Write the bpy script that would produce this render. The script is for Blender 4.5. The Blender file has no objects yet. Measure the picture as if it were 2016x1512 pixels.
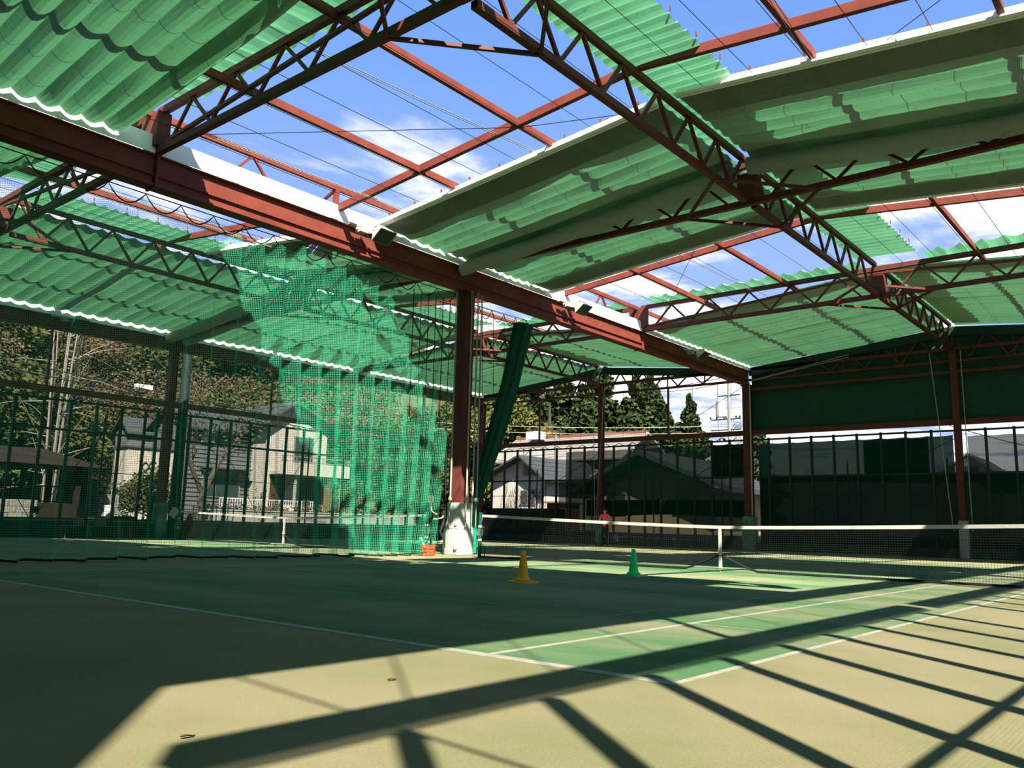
import bpy, math, random
import numpy as np
from mathutils import Vector, Matrix, noise

random.seed(7); RNG = np.random.default_rng(7)
scn = bpy.context.scene
COL = scn.collection

# ------------------------------------------------------------------ camera
CAM_POS = Vector((-4.174, -2.2975, 0.8134))
yaw, pitch, roll = 0.6926, 0.1655, 0.0244
f_ = Vector((math.cos(yaw)*math.cos(pitch), math.sin(yaw)*math.cos(pitch), math.sin(pitch)))
r_ = Vector((math.sin(yaw), -math.cos(yaw), 0)); u_ = r_.cross(f_)
rr = r_*math.cos(roll) + u_*math.sin(roll); uu = -r_*math.sin(roll) + u_*math.cos(roll)
cd = bpy.data.cameras.new('camera'); cam = bpy.data.objects.new('camera', cd); COL.objects.link(cam)
cd.sensor_width = 36.0; cd.lens = 1668.7/2016*36.0; cd.clip_end = 600; cd.clip_start = 0.05
M = Matrix((rr, uu, -f_)).transposed().to_4x4(); M.translation = CAM_POS
cam.matrix_world = M
scn.camera = cam

# ------------------------------------------------------------------ view + world + sun
vs = scn.view_settings
vs.view_transform = 'Standard'; vs.look = 'None'; vs.gamma = 1.0; vs.use_curve_mapping = False
vs.exposure = 0.14

SUN_AZ = math.radians(231.0)      # where the sun stands (behind the camera)
SUN_EL = math.radians(47.0)
world = bpy.data.worlds.new('sky'); scn.world = world; world.use_nodes = True
nt = world.node_tree; nt.nodes.clear()
def N(nt, typ, **kw):
    n = nt.nodes.new(typ)
    for k, v in kw.items():
        if k == 'inp':
            for i, val in v.items(): n.inputs[i].default_value = val
        else: setattr(n, k, v)
    return n
def build_world():
    L = nt.links.new
    tc = N(nt, 'ShaderNodeTexCoord'); sep = N(nt, 'ShaderNodeSeparateXYZ')
    L(tc.outputs['Generated'], sep.inputs[0])
    cr = N(nt, 'ShaderNodeValToRGB'); L(sep.outputs[2], cr.inputs[0])
    e = cr.color_ramp; e.elements[0].position = 0.0; e.elements[0].color = (0.52, 0.62, 0.82, 1)
    e.elements[1].position = 0.8; e.elements[1].color = (0.11, 0.26, 0.78, 1)
    m = e.elements.new(0.25); m.color = (0.36, 0.52, 0.90, 1)
    m = e.elements.new(0.5); m.color = (0.20, 0.39, 0.90, 1)
    mx = N(nt, 'ShaderNodeMath', operation='MAXIMUM', inp={1: 0.08}); L(sep.outputs[2], mx.inputs[0])
    dv = N(nt, 'ShaderNodeVectorMath', operation='DIVIDE')
    cb = N(nt, 'ShaderNodeCombineXYZ')
    for i in range(3): L(mx.outputs[0], cb.inputs[i])
    L(tc.outputs['Generated'], dv.inputs[0]); L(cb.outputs[0], dv.inputs[1])
    ns = N(nt, 'ShaderNodeTexNoise', inp={'Scale': 1.35, 'Detail': 9.0, 'Roughness': 0.58, 'Distortion': 0.25})
    L(dv.outputs[0], ns.inputs['Vector'])
    # more cloud near the horizon
    el = N(nt, 'ShaderNodeMapRange', inp={1: 0.12, 2: 0.62, 3: 0.20, 4: -0.03}); L(sep.outputs[2], el.inputs[0])
    ad = N(nt, 'ShaderNodeMath', operation='ADD'); L(ns.outputs[0], ad.inputs[0]); L(el.outputs[0], ad.inputs[1])
    rp = N(nt, 'ShaderNodeMapRange', interpolation_type='SMOOTHSTEP', inp={1: 0.57, 2: 0.74, 3: 0.0, 4: 1.0}); L(ad.outputs[0], rp.inputs[0])
    mix = N(nt, 'ShaderNodeMix', data_type='RGBA'); L(rp.outputs[0], mix.inputs[0]); L(cr.outputs[0], mix.inputs[6])
    mix.inputs[7].default_value = (1.15, 1.13, 1.12, 1)
    bg = N(nt, 'ShaderNodeBackground', inp={1: 1.0}); L(mix.outputs[2], bg.inputs[0])
    out = N(nt, 'ShaderNodeOutputWorld'); L(bg.outputs[0], out.inputs[0])
build_world()
sd = bpy.data.lights.new('sun', 'SUN'); so = bpy.data.objects.new('sun', sd); COL.objects.link(so)
sd.energy = 19.0; sd.angle = math.radians(0.55); sd.color = (1.0, 0.93, 0.78)
sdir = Vector((math.cos(SUN_AZ)*math.cos(SUN_EL), math.sin(SUN_AZ)*math.cos(SUN_EL), math.sin(SUN_EL)))
so.rotation_euler = sdir.to_track_quat('Z', 'Y').to_euler()

# ------------------------------------------------------------------ helpers
class MB:
    def __init__(s): s.v = []; s.f = []
    def add(s, vs_, fs):
        b = len(s.v); s.v += [tuple(x) for x in vs_]; s.f += [tuple(i+b for i in q) for q in fs]; return s
    def box(s, x0, x1, y0, y1, z0, z1):
        return s.add([(x0,y0,z0),(x1,y0,z0),(x1,y1,z0),(x0,y1,z0),(x0,y0,z1),(x1,y0,z1),(x1,y1,z1),(x0,y1,z1)],
                     [(0,3,2,1),(4,5,6,7),(0,1,5,4),(1,2,6,5),(2,3,7,6),(3,0,4,7)])
    def bar(s, a, b, w, h=None, up=(0,0,1)):
        h = h or w; a = Vector(a); b = Vector(b); d = (b-a).normalized(); up = Vector(up)
        if abs(d.dot(up)) > 0.98: up = Vector((1,0,0))
        sx = d.cross(up).normalized(); sy = sx.cross(d).normalized()
        sx *= w/2; sy *= h/2
        vs_ = [a-sx-sy, a+sx-sy, a+sx+sy, a-sx+sy, b-sx-sy, b+sx-sy, b+sx+sy, b-sx+sy]
        return s.add(vs_, [(0,3,2,1),(4,5,6,7),(0,1,5,4),(1,2,6,5),(2,3,7,6),(3,0,4,7)])
    def tube(s, pts, r, n=6, cap=True):
        pts = [Vector(p) for p in pts]; rs = r if isinstance(r, (list, tuple)) else [r]*len(pts)
        b = len(s.v); prev = None
        for i, p in enumerate(pts):
            d = (pts[min(i+1, len(pts)-1)] - pts[max(i-1, 0)])
            d = d.normalized() if d.length > 1e-9 else Vector((0,0,1))
            if prev is None:
                sx = d.cross(Vector((0,0,1)))
                if sx.length < 0.1: sx = d.cross(Vector((1,0,0)))
            else: sx = prev - d*prev.dot(d)
            sx.normalize(); prev = sx; sy = d.cross(sx)
            for k in range(n):
                a = 2*math.pi*k/n; s.v.append(tuple(p + (sx*math.cos(a) + sy*math.sin(a))*rs[i]))
        for i in range(len(pts)-1):
            for k in range(n):
                k2 = (k+1) % n
                s.f.append((b+i*n+k, b+i*n+k2, b+(i+1)*n+k2, b+(i+1)*n+k))
        if cap:
            s.f.append(tuple(b+k for k in reversed(range(n)))); e = b+(len(pts)-1)*n
            s.f.append(tuple(e+k for k in range(n)))
        return s
    def lathe(s, prof, n=20, c=(0,0,0)):
        b = len(s.v)
        for r, z in prof:
            for k in range(n):
                a = 2*math.pi*k/n; s.v.append((c[0]+r*math.cos(a), c[1]+r*math.sin(a), c[2]+z))
        for i in range(len(prof)-1):
            for k in range(n):
                k2 = (k+1) % n; s.f.append((b+i*n+k, b+i*n+k2, b+(i+1)*n+k2, b+(i+1)*n+k))
        s.f.append(tuple(b+k for k in reversed(range(n)))); e = b+(len(prof)-1)*n
        s.f.append(tuple(e+k for k in range(n)))
        return s
    def grid(s, P):     # P: 2D list of points
        n, m = len(P), len(P[0]); b = len(s.v)
        for row in P: s.v += [tuple(p) for p in row]
        for i in range(n-1):
            for j in range(m-1):
                s.f.append((b+i*m+j, b+i*m+j+1, b+(i+1)*m+j+1, b+(i+1)*m+j))
        return s
    def mesh(s, name, mat, smooth=False):
        me = bpy.data.meshes.new(name); me.from_pydata(s.v, [], s.f); me.update()
        if mat: me.materials.append(mat)
        if smooth: me.polygons.foreach_set('use_smooth', [True]*len(me.polygons))
        return me
    def build(s, name, mat, parent=None, smooth=False, loc=None):
        o = bpy.data.objects.new(name, s.mesh(name, mat, smooth)); COL.objects.link(o)
        if loc is not None: o.location = loc
        if parent is not None: o.parent = parent
        return o
def tag(o, label=None, cat=None, group=None, kind=None):
    if label: o['label'] = label
    if cat: o['category'] = cat
    if group: o['group'] = group
    if kind: o['kind'] = kind
    return o
def empty(name, loc=(0,0,0), label=None, cat=None, group=None, kind=None, rz=0):
    o = bpy.data.objects.new(name, None); COL.objects.link(o); o.location = loc; o.rotation_euler = (0,0,rz)
    o.empty_display_size = 0.1
    return tag(o, label, cat, group, kind)
def inst(me, name, parent=None, loc=(0,0,0), rz=0, sc=None):
    o = bpy.data.objects.new(name, me); COL.objects.link(o); o.location = loc; o.rotation_euler = (0,0,rz)
    if sc: o.scale = sc if isinstance(sc, (tuple, list)) else (sc,)*3
    if parent is not None: o.parent = parent
    return o
def copy_tree(o, parent=None):
    c = o.copy(); COL.objects.link(c)
    if parent is not None: c.parent = parent
    for ch in list(o.children): copy_tree(ch, c)
    return c

# ------------------------------------------------------------------ materials
MATS = {}
K = 0.47            # overall albedo level that goes with the sun strength above
def kc(c): return tuple(x*K for x in c)
def mat(name, col, rough=0.7, metal=0.0, spec=0.3, noise_amt=0.0, noise_scale=3.0, col2=None, bump=0.0, bump_scale=40.0, emit=None):
    col = kc(col); col2 = kc(col2) if col2 else None
    m = bpy.data.materials.new(name); m.use_nodes = True; t = m.node_tree; b = t.nodes['Principled BSDF']
    b.inputs['Base Color'].default_value = (*col, 1); b.inputs['Roughness'].default_value = rough
    b.inputs['Metallic'].default_value = metal; b.inputs['Specular IOR Level'].default_value = spec
    if noise_amt or col2:
        tc = N(t, 'ShaderNodeTexCoord'); ns = N(t, 'ShaderNodeTexNoise', inp={'Scale': noise_scale, 'Detail': 6.0, 'Roughness': 0.6})
        t.links.new(tc.outputs['Object'], ns.inputs['Vector'])
        mr = N(t, 'ShaderNodeMapRange', inp={1: 0.35, 2: 0.65}); t.links.new(ns.outputs[0], mr.inputs[0])
        mx = N(t, 'ShaderNodeMix', data_type='RGBA'); t.links.new(mr.outputs[0], mx.inputs[0])
        c2 = col2 or tuple(c*(1-noise_amt) for c in col)
        mx.inputs[6].default_value = (*col, 1); mx.inputs[7].default_value = (*c2, 1)
        t.links.new(mx.outputs[2], b.inputs['Base Color'])
    if bump:
        tc2 = N(t, 'ShaderNodeTexCoord'); n2 = N(t, 'ShaderNodeTexNoise', inp={'Scale': bump_scale, 'Detail': 4.0})
        t.links.new(tc2.outputs['Object'], n2.inputs['Vector'])
        bp = N(t, 'ShaderNodeBump', inp={'Strength': bump, 'Distance': 0.02}); t.links.new(n2.outputs[0], bp.inputs['Height'])
        t.links.new(bp.outputs[0], b.inputs['Normal'])
    MATS[name] = m; return m

def mat_fabric(name, refl, trans, stain=True):
    refl, trans = kc(refl), kc(trans)
    m = bpy.data.materials.new(name); m.use_nodes = True; t = m.node_tree; t.nodes.clear(); L = t.links.new
    out = N(t, 'ShaderNodeOutputMaterial'); add = N(t, 'ShaderNodeAddShader')
    df = N(t, 'ShaderNodeBsdfDiffuse'); tr = N(t, 'ShaderNodeBsdfTranslucent')
    tc = N(t, 'ShaderNodeTexCoord'); ns = N(t, 'ShaderNodeTexNoise', inp={'Scale': 0.9, 'Detail': 8.0, 'Roughness': 0.65})
    L(tc.outputs['Object'], ns.inputs['Vector'])
    mr = N(t, 'ShaderNodeMapRange', inp={1: 0.3, 2: 0.75, 3: 1.0, 4: 0.8}); L(ns.outputs[0], mr.inputs[0])
    n2 = N(t, 'ShaderNodeTexNoise', inp={'Scale': 7.0, 'Detail': 3.0}); L(tc.outputs['Object'], n2.inputs['Vector'])
    m2 = N(t, 'ShaderNodeMapRange', inp={1: 0.62, 2: 0.75, 3: 1.0, 4: 0.72}); L(n2.outputs[0], m2.inputs[0])
    mm = N(t, 'ShaderNodeMath', operation='MULTIPLY'); L(mr.outputs[0], mm.inputs[0]); L(m2.outputs[0], mm.inputs[1])
    for node, c in ((df, refl), (tr, trans)):
        mx = N(t, 'ShaderNodeMix', data_type='RGBA', blend_type='MULTIPLY'); mx.inputs[0].default_value = 1.0
        mx.inputs[6].default_value = (*c, 1); L(mm.outputs[0], mx.inputs[7]); L(mx.outputs[2], node.inputs[0])
    L(df.outputs[0], add.inputs[0]); L(tr.outputs[0], add.inputs[1]); L(add.outputs[0], out.inputs[0])
    MATS[name] = m; return m

def mat_screen(name, col, alpha, trans=0.0):
    col = kc(col)
    m = bpy.data.materials.new(name); m.use_nodes = True; t = m.node_tree; t.nodes.clear(); L = t.links.new
    out = N(t, 'ShaderNodeOutputMaterial'); mix = N(t, 'ShaderNodeMixShader', inp={0: alpha})
    tp = N(t, 'ShaderNodeBsdfTransparent'); df = N(t, 'ShaderNodeBsdfDiffuse', inp={0: (*col, 1)})
    if trans:
        tr = N(t, 'ShaderNodeBsdfTranslucent', inp={0: (*[c*trans for c in col], 1)}); ad = N(t, 'ShaderNodeAddShader')
        L(df.outputs[0], ad.inputs[0]); L(tr.outputs[0], ad.inputs[1]); L(ad.outputs[0], mix.inputs[2])
    else: L(df.outputs[0], mix.inputs[2])
    L(tp.outputs[0], mix.inputs[1]); L(mix.outputs[0], out.inputs[0]); MATS[name] = m; return m

def mat_mesh(name, col, cell, wid, trans=0.8):
    """square netting: UV in metres, strands where the fraction is small"""
    col = kc(col)
    m = bpy.data.materials.new(name); m.use_nodes = True; t = m.node_tree; t.nodes.clear(); L = t.links.new
    uv = N(t, 'ShaderNodeUVMap'); sep = N(t, 'ShaderNodeSeparateXYZ'); L(uv.outputs[0], sep.inputs[0])
    res = []
    for i in (0, 1):
        d = N(t, 'ShaderNodeMath', operation='DIVIDE', inp={1: cell}); L(sep.outputs[i], d.inputs[0])
        fr = N(t, 'ShaderNodeMath', operation='FRACT'); L(d.outputs[0], fr.inputs[0])
        lt = N(t, 'ShaderNodeMath', operation='LESS_THAN', inp={1: wid/cell}); L(fr.outputs[0], lt.inputs[0]); res.append(lt)
    mx = N(t, 'ShaderNodeMath', operation='MAXIMUM'); L(res[0].outputs[0], mx.inputs[0]); L(res[1].outputs[0], mx.inputs[1])
    out = N(t, 'ShaderNodeOutputMaterial'); mix = N(t, 'ShaderNodeMixShader'); L(mx.outputs[0], mix.inputs[0])
    tp = N(t, 'ShaderNodeBsdfTransparent'); df = N(t, 'ShaderNodeBsdfDiffuse', inp={0: (*col, 1)})
    tr = N(t, 'ShaderNodeBsdfTranslucent', inp={0: (*[c*trans for c in col], 1)}); ad = N(t, 'ShaderNodeAddShader')
    L(df.outputs[0], ad.inputs[0]); L(tr.outputs[0], ad.inputs[1]); L(tp.outputs[0], mix.inputs[1]); L(ad.outputs[0], mix.inputs[2])
    L(mix.outputs[0], out.inputs[0]); MATS[name] = m; return m

STEEL = mat('red_oxide_steel', (0.36, 0.080, 0.053), 0.6, spec=0.2, col2=(0.26, 0.058, 0.040), noise_scale=2.2)
STEEL_SHADED = mat('shaded_red_oxide_steel', (0.24, 0.062, 0.046), 0.6, spec=0.2, col2=(0.17, 0.045, 0.035), noise_scale=2.2)  # same red paint as STEEL, with the shade darkened into the colour
DARKSTEEL = mat('dark_green_steel', (0.012, 0.045, 0.028), 0.6)
WHITE = mat('white_paint', (0.78, 0.80, 0.76), 0.5)
GALV = mat('galvanised', (0.45, 0.47, 0.46), 0.45, metal=0.6)
GREYBOX = mat('grey_housing', (0.62, 0.63, 0.60), 0.5)
GLASS = mat('lamp_glass', (0.10, 0.14, 0.11), 0.12, spec=0.6)
WIRE = mat('dark_wire', (0.03, 0.03, 0.035), 0.5)
ROPE = mat('pale_rope', (0.62, 0.62, 0.52), 0.9)
DARKROPE = mat('dark_green_rope', (0.01, 0.04, 0.022), 0.9)
FABRIC = mat_fabric('canopy_fabric', (0.58, 0.64, 0.56), (0.040, 0.142, 0.063))
CAPFAB = mat_fabric('cap_fabric', (0.65, 0.82, 0.70), (0.08, 0.28, 0.14))
FLASH = mat('white_flashing', (1.72, 1.78, 1.72), 0.6)
GREENSHEET = mat('green_sheet', (0.012, 0.095, 0.048), 0.75, noise_amt=0.25, noise_scale=0.8)
SCREEN = mat_screen('shade_cloth', (0.012, 0.075, 0.045), 0.84, 0.4)
SCREEN3 = mat_screen('upper_shade_cloth', (0.014, 0.075, 0.045), 0.982, 0.6)
SCREEN2 = mat_screen('dense_shade_cloth', (0.010, 0.062, 0.036), 0.997, 0.1)
NETGREEN = mat_mesh('curtain_netting', (0.075, 0.62, 0.35), 0.042, 0.0042)
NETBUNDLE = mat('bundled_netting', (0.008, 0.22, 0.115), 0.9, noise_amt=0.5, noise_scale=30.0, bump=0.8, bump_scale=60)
SIDENET = mat_mesh('side_netting', (0.02, 0.06, 0.04), 0.03, 0.0055, 0.2)
FENCENET = mat_mesh('fence_netting', (0.01, 0.05, 0.03), 0.06, 0.0045, 0.2)
NETBLACK = mat('black_net_cord', (0.008, 0.010, 0.010), 0.8)
TAPE = mat('white_net_tape', (0.80, 0.78, 0.70), 0.7, noise_amt=0.12, noise_scale=14.0)

# ------------------------------------------------------------------ main dimensions (metres)
X1, D = 12.93, 9.38
XT = [X1-2*D, X1-D, X1, X1+D, X1+2*D]         # -5.83 3.55 12.93 22.31 31.69
YR0, YV, YL = -3.35, 13.65, 29.60
RIDGE = [5.15, 21.5]
ZC = 8.03; ZTOP = 8.90; ZRAF_V, ZRAF_R = 8.27, 9.08
def zraf(y):
    for r, lo, hi in ((RIDGE[0], YR0, YV), (RIDGE[1], YV, YL)):
        if lo-1 <= y <= hi+(0.001 if hi == YV else 1):
            h = (hi-r) if y > r else (r-lo)
            return ZRAF_R - (ZRAF_R-ZRAF_V)*abs(y-r)/h
    return ZRAF_V
SW = 9.38/10                                   # fence post spacing

# ------------------------------------------------------------------ floor
def mat_floor():
    m = bpy.data.materials.new('court_carpet'); m.use_nodes = True; t = m.node_tree; L = t.links.new
    b = t.nodes['Principled BSDF']; b.inputs['Roughness'].default_value = 0.9; b.inputs['Specular IOR Level'].default_value = 0.12
    tc = N(t, 'ShaderNodeTexCoord'); sep = N(t, 'ShaderNodeSeparateXYZ'); L(tc.outputs['Object'], sep.inputs[0])
    def between(o, lo, hi):
        a = N(t, 'ShaderNodeMath', operation='GREATER_THAN', inp={1: lo}); c = N(t, 'ShaderNodeMath', operation='LESS_THAN', inp={1: hi})
        L(o, a.inputs[0]); L(o, c.inputs[0]); k = N(t, 'ShaderNodeMath', operation='MULTIPLY'); L(a.outputs[0], k.inputs[0]); L(c.outputs[0], k.inputs[1]); return k.outputs[0]
    mx_ = between(sep.outputs[0], 0.0, 23.77); y1 = between(sep.outputs[1], 0.0, 10.97); y2 = between(sep.outputs[1], 15.4, 26.37)
    ad = N(t, 'ShaderNodeMath', operation='ADD'); L(y1, ad.inputs[0]); L(y2, ad.inputs[1])
    ins = N(t, 'ShaderNodeMath', operation='MULTIPLY'); L(mx_, ins.inputs[0]); L(ad.outputs[0], ins.inputs[1])
    # sand drift: worn, sandy patches stretched across the court
    mp = N(t, 'ShaderNodeMapping'); mp.inputs['Scale'].default_value = (0.42, 0.16, 1); mp.inputs['Rotation'].default_value = (0, 0, 0.35)
    L(tc.outputs['Object'], mp.inputs[0])
    n1 = N(t, 'ShaderNodeTexNoise', inp={'Scale': 1.3, 'Detail': 7.0, 'Roughness': 0.62}); L(mp.outputs[0], n1.inputs['Vector'])
    s1 = N(t, 'ShaderNodeMapRange', interpolation_type='SMOOTHSTEP', inp={1: 0.37, 2: 0.63, 3: 0.05, 4: 0.9}); L(n1.outputs[0], s1.inputs[0])
    n3 = N(t, 'ShaderNodeTexNoise', inp={'Scale': 3.5, 'Detail': 8.0, 'Roughness': 0.7}); L(tc.outputs['Object'], n3.inputs['Vector'])
    green = N(t, 'ShaderNodeMix', data_type='RGBA'); green.inputs[6].default_value = (0.0352, 0.1175, 0.0470, 1); green.inputs[7].default_value = (0.0587, 0.1457, 0.0611, 1); L(n3.outputs[0], green.inputs[0])
    gs = N(t, 'ShaderNodeMix', data_type='RGBA'); L(s1.outputs[0], gs.inputs[0]); L(green.outputs[2], gs.inputs[6]); gs.inputs[7].default_value = (0.190, 0.181, 0.110, 1)
    # outside: olive and tan
    n4 = N(t, 'ShaderNodeTexNoise', inp={'Scale': 0.55, 'Detail': 6.0, 'Roughness': 0.6}); L(tc.outputs['Object'], n4.inputs['Vector'])
    s4 = N(t, 'ShaderNodeMapRange', inp={1: 0.36, 2: 0.64}); L(n4.outputs[0], s4.inputs[0])
    og = N(t, 'ShaderNodeMix', data_type='RGBA'); L(s4.outputs[0], og.inputs[0]); og.inputs[6].default_value = (0.1457, 0.1504, 0.0728, 1); og.inputs[7].default_value = (0.2068, 0.1809, 0.1104, 1)
    fin = N(t, 'ShaderNodeMix', data_type='RGBA'); L(ins.outputs[0], fin.inputs[0]); L(og.outputs[2], fin.inputs[6]); L(gs.outputs[2], fin.inputs[7])
    # fine grain
    n5 = N(t, 'ShaderNodeTexNoise', inp={'Scale': 90.0, 'Detail': 2.0}); L(tc.outputs['Object'], n5.inputs['Vector'])
    r5 = N(t, 'ShaderNodeMapRange', inp={1: 0.3, 2: 0.7, 3: 0.86, 4: 1.1}); L(n5.outputs[0], r5.inputs[0])
    mu = N(t, 'ShaderNodeMix', data_type='RGBA', blend_type='MULTIPLY'); mu.inputs[0].default_value = 1; L(fin.outputs[2], mu.inputs[6]); L(r5.outputs[0], mu.inputs[7])
    L(mu.outputs[2], b.inputs['Base Color'])
    return m
FLOORM = mat_floor()
flo = MB().box(XT[0]-0.3, XT[4]+0.3, YR0-0.3, YL+0.3, -0.3, 0.0).build('floor', FLOORM)
tag(flo, 'sand-dressed green and tan artificial turf tennis floor', kind='structure')
LINE = mat('line_paint', (0.66, 0.63, 0.52), 0.9, noise_amt=0.3, noise_scale=6.0)
THIN = mat('faded_line_paint', (0.50, 0.56, 0.38), 0.9, noise_amt=0.35, noise_scale=5.0)
def line(x0, x1, y0, y1, m=LINE, z=0.003):
    MB().box(x0, x1, y0, y1, 0.0005, z).build('court_line', m, flo)
for yo in (0.0, 15.4):
    line(0, 0.1, yo, yo+10.97); line(23.67, 23.77, yo, yo+10.97)
    for yy in (0.0, 10.92): line(0.1, 23.67, yo+yy, yo+yy+0.05)
    for yy in (1.345, 9.575): line(0.1, 23.67, yo+yy, yo+yy+0.05, THIN if yy > 5 else LINE, 0.0035)
    for xx in (5.485, 18.285): line(xx-0.02, xx+0.02, yo+1.4, yo+9.57, THIN)
    line(5.5, 18.27, yo+5.465, yo+5.505, THIN, 0.0025)
line(2.80, 2.835, 0.05, 10.92, THIN, 0.0022); line(2.835, 11.0, 2.18, 2.21, THIN, 0.0022); line(2.835, 11.0, 8.76, 8.79, THIN, 0.0022)

# ------------------------------------------------------------------ steel frame
def ibeam(name, a, b, w, h, label, cat='beam', group=None, tf=0.03):
    """a..b along one axis: web + two flanges; points are at mid-height"""
    a = Vector(a); b = Vector(b)
    e = empty(name, a, label, cat, group)
    d = b-a; z = Vector((0,0,1))
    MB().bar((0,0,0), d, w*0.30, h-2*tf).build('web', STEEL, e)
    MB().bar((0,0,h/2-tf/2), d+z*(h/2-tf/2), w, tf).build('flange', STEEL, e)
    MB().bar((0,0,-h/2+tf/2), d-z*(h/2-tf/2), w, tf).build('flange', STEEL, e)
    return e
# valley beam in four lengths, spliced at the trusses
VB = []
spans = [(XT[0], XT[1]), (XT[1], XT[3]), (XT[3], XT[4])]
vlab = ['dark red steel valley beam under the folded canopy at upper left',
        'long red steel valley beam running over the padded centre column',
        'red steel valley beam section running into the far wall column']
for (xa, xb), lb in zip(spans, vlab):
    e = empty('valley_beam', (xa, YV, 7.65), lb, 'beam', 'valley beam sections')
    MB().box(0.02, xb-xa-0.02, -0.10, 0.10, -0.29, 0.29).build('web', STEEL, e)
    MB().box(0.02, xb-xa-0.02, -0.17, 0.17, -0.33, -0.29).build('flange', STEEL, e)
    MB().box(0.02, xb-xa-0.02, -0.17, 0.17, 0.29, 0.32).build('flange', STEEL, e)
    MB().box(0.02, xb-xa-0.02, -0.15, -0.10, -0.12, -0.08).build('rib', STEEL, e)
    MB().box(0.0, 0.05, -0.2, 0.2, -0.36, 0.34).build('splice_plate', STEEL, e)
# columns (H-sections)
def column(x, y, z1, label, w=0.3, group='steel wall columns', pad=None):
    e = empty('steel_column', (x, y, 0), label, 'column', group)
    MB().box(-w/2, -w/2+0.03, -w/2, w/2, 0, z1).build('flange', STEEL_SHADED, e)
    MB().box(w/2-0.03, w/2, -w/2, w/2, 0, z1).build('flange', STEEL_SHADED, e)
    MB().box(-w/2+0.03, w/2-0.03, -w*0.3, w*0.3, 0, z1).build('web', STEEL_SHADED, e)
    MB().box(-w/2-0.06, w/2+0.06, -w/2-0.06, w/2+0.06, z1-0.04, z1).build('cap_plate', STEEL_SHADED, e)
    return e
col_main = column(X1, YV, 7.32, 'red steel centre column rising between the two nets', 0.34)
column(XT[4], YV, 7.32, 'dark red steel column where valley beam meets the far wall', 0.34)
column(X1, YL, 7.5, 'dark steel column in the left fence with pale padded foot', 0.3)
column(XT[4], YL, 7.5, 'steel corner column behind the tied green net')
column(X1, YR0, 7.5, 'steel column midway along the near side wall')
column(XT[4], YR0, 7.5, 'steel corner column at far right end of the hall')
column(XT[0]-0.45, YR0, 7.5, 'steel corner column beside the camera end wall')
column(XT[0], YV, 7.32, 'steel column under the valley beam in the rear wall')
column(XT[0], YL, 7.5, 'steel corner column at rear left of the hall')
column(XT[4], RIDGE[0], 8.0, 'thin dark column in the dark green far wall', 0.24)
column(XT[4], RIDGE[1], 8.0, 'thin dark column in the far wall behind the pink player', 0.24)

# side eave beams
def eave(y, lab, zb):
    for i in range(4):
        xa, xb = (XT[i] if i else XT[0]-0.6), XT[i+1]
        e = empty('eave_beam', (xa, y, zb), lab[i], 'beam', 'eave beam sections')
        MB().box(0.02, xb-xa-0.02, -0.09, 0.09, 0, 0.42).build('web', STEEL_SHADED, e)
        MB().box(0.02, xb-xa-0.02, -0.15, 0.15, -0.03, 0.0).build('flange', STEEL_SHADED, e)
        MB().box(0.02, xb-xa-0.02, -0.15, 0.15, 0.42, 0.45).build('flange', STEEL_SHADED, e)
eave(YL, ['left eave beam at the rear, outside the picture', 'left eave beam above the gazebo', 'left eave beam above the grey house', 'left eave beam above the tied green net corner'], 7.45)
eave(YR0, ['near eave beam beside the camera', 'near eave beam alongside the near court baseline', 'near eave beam alongside the far half of the near court', 'near eave beam at the far right corner'], 7.23)

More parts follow.
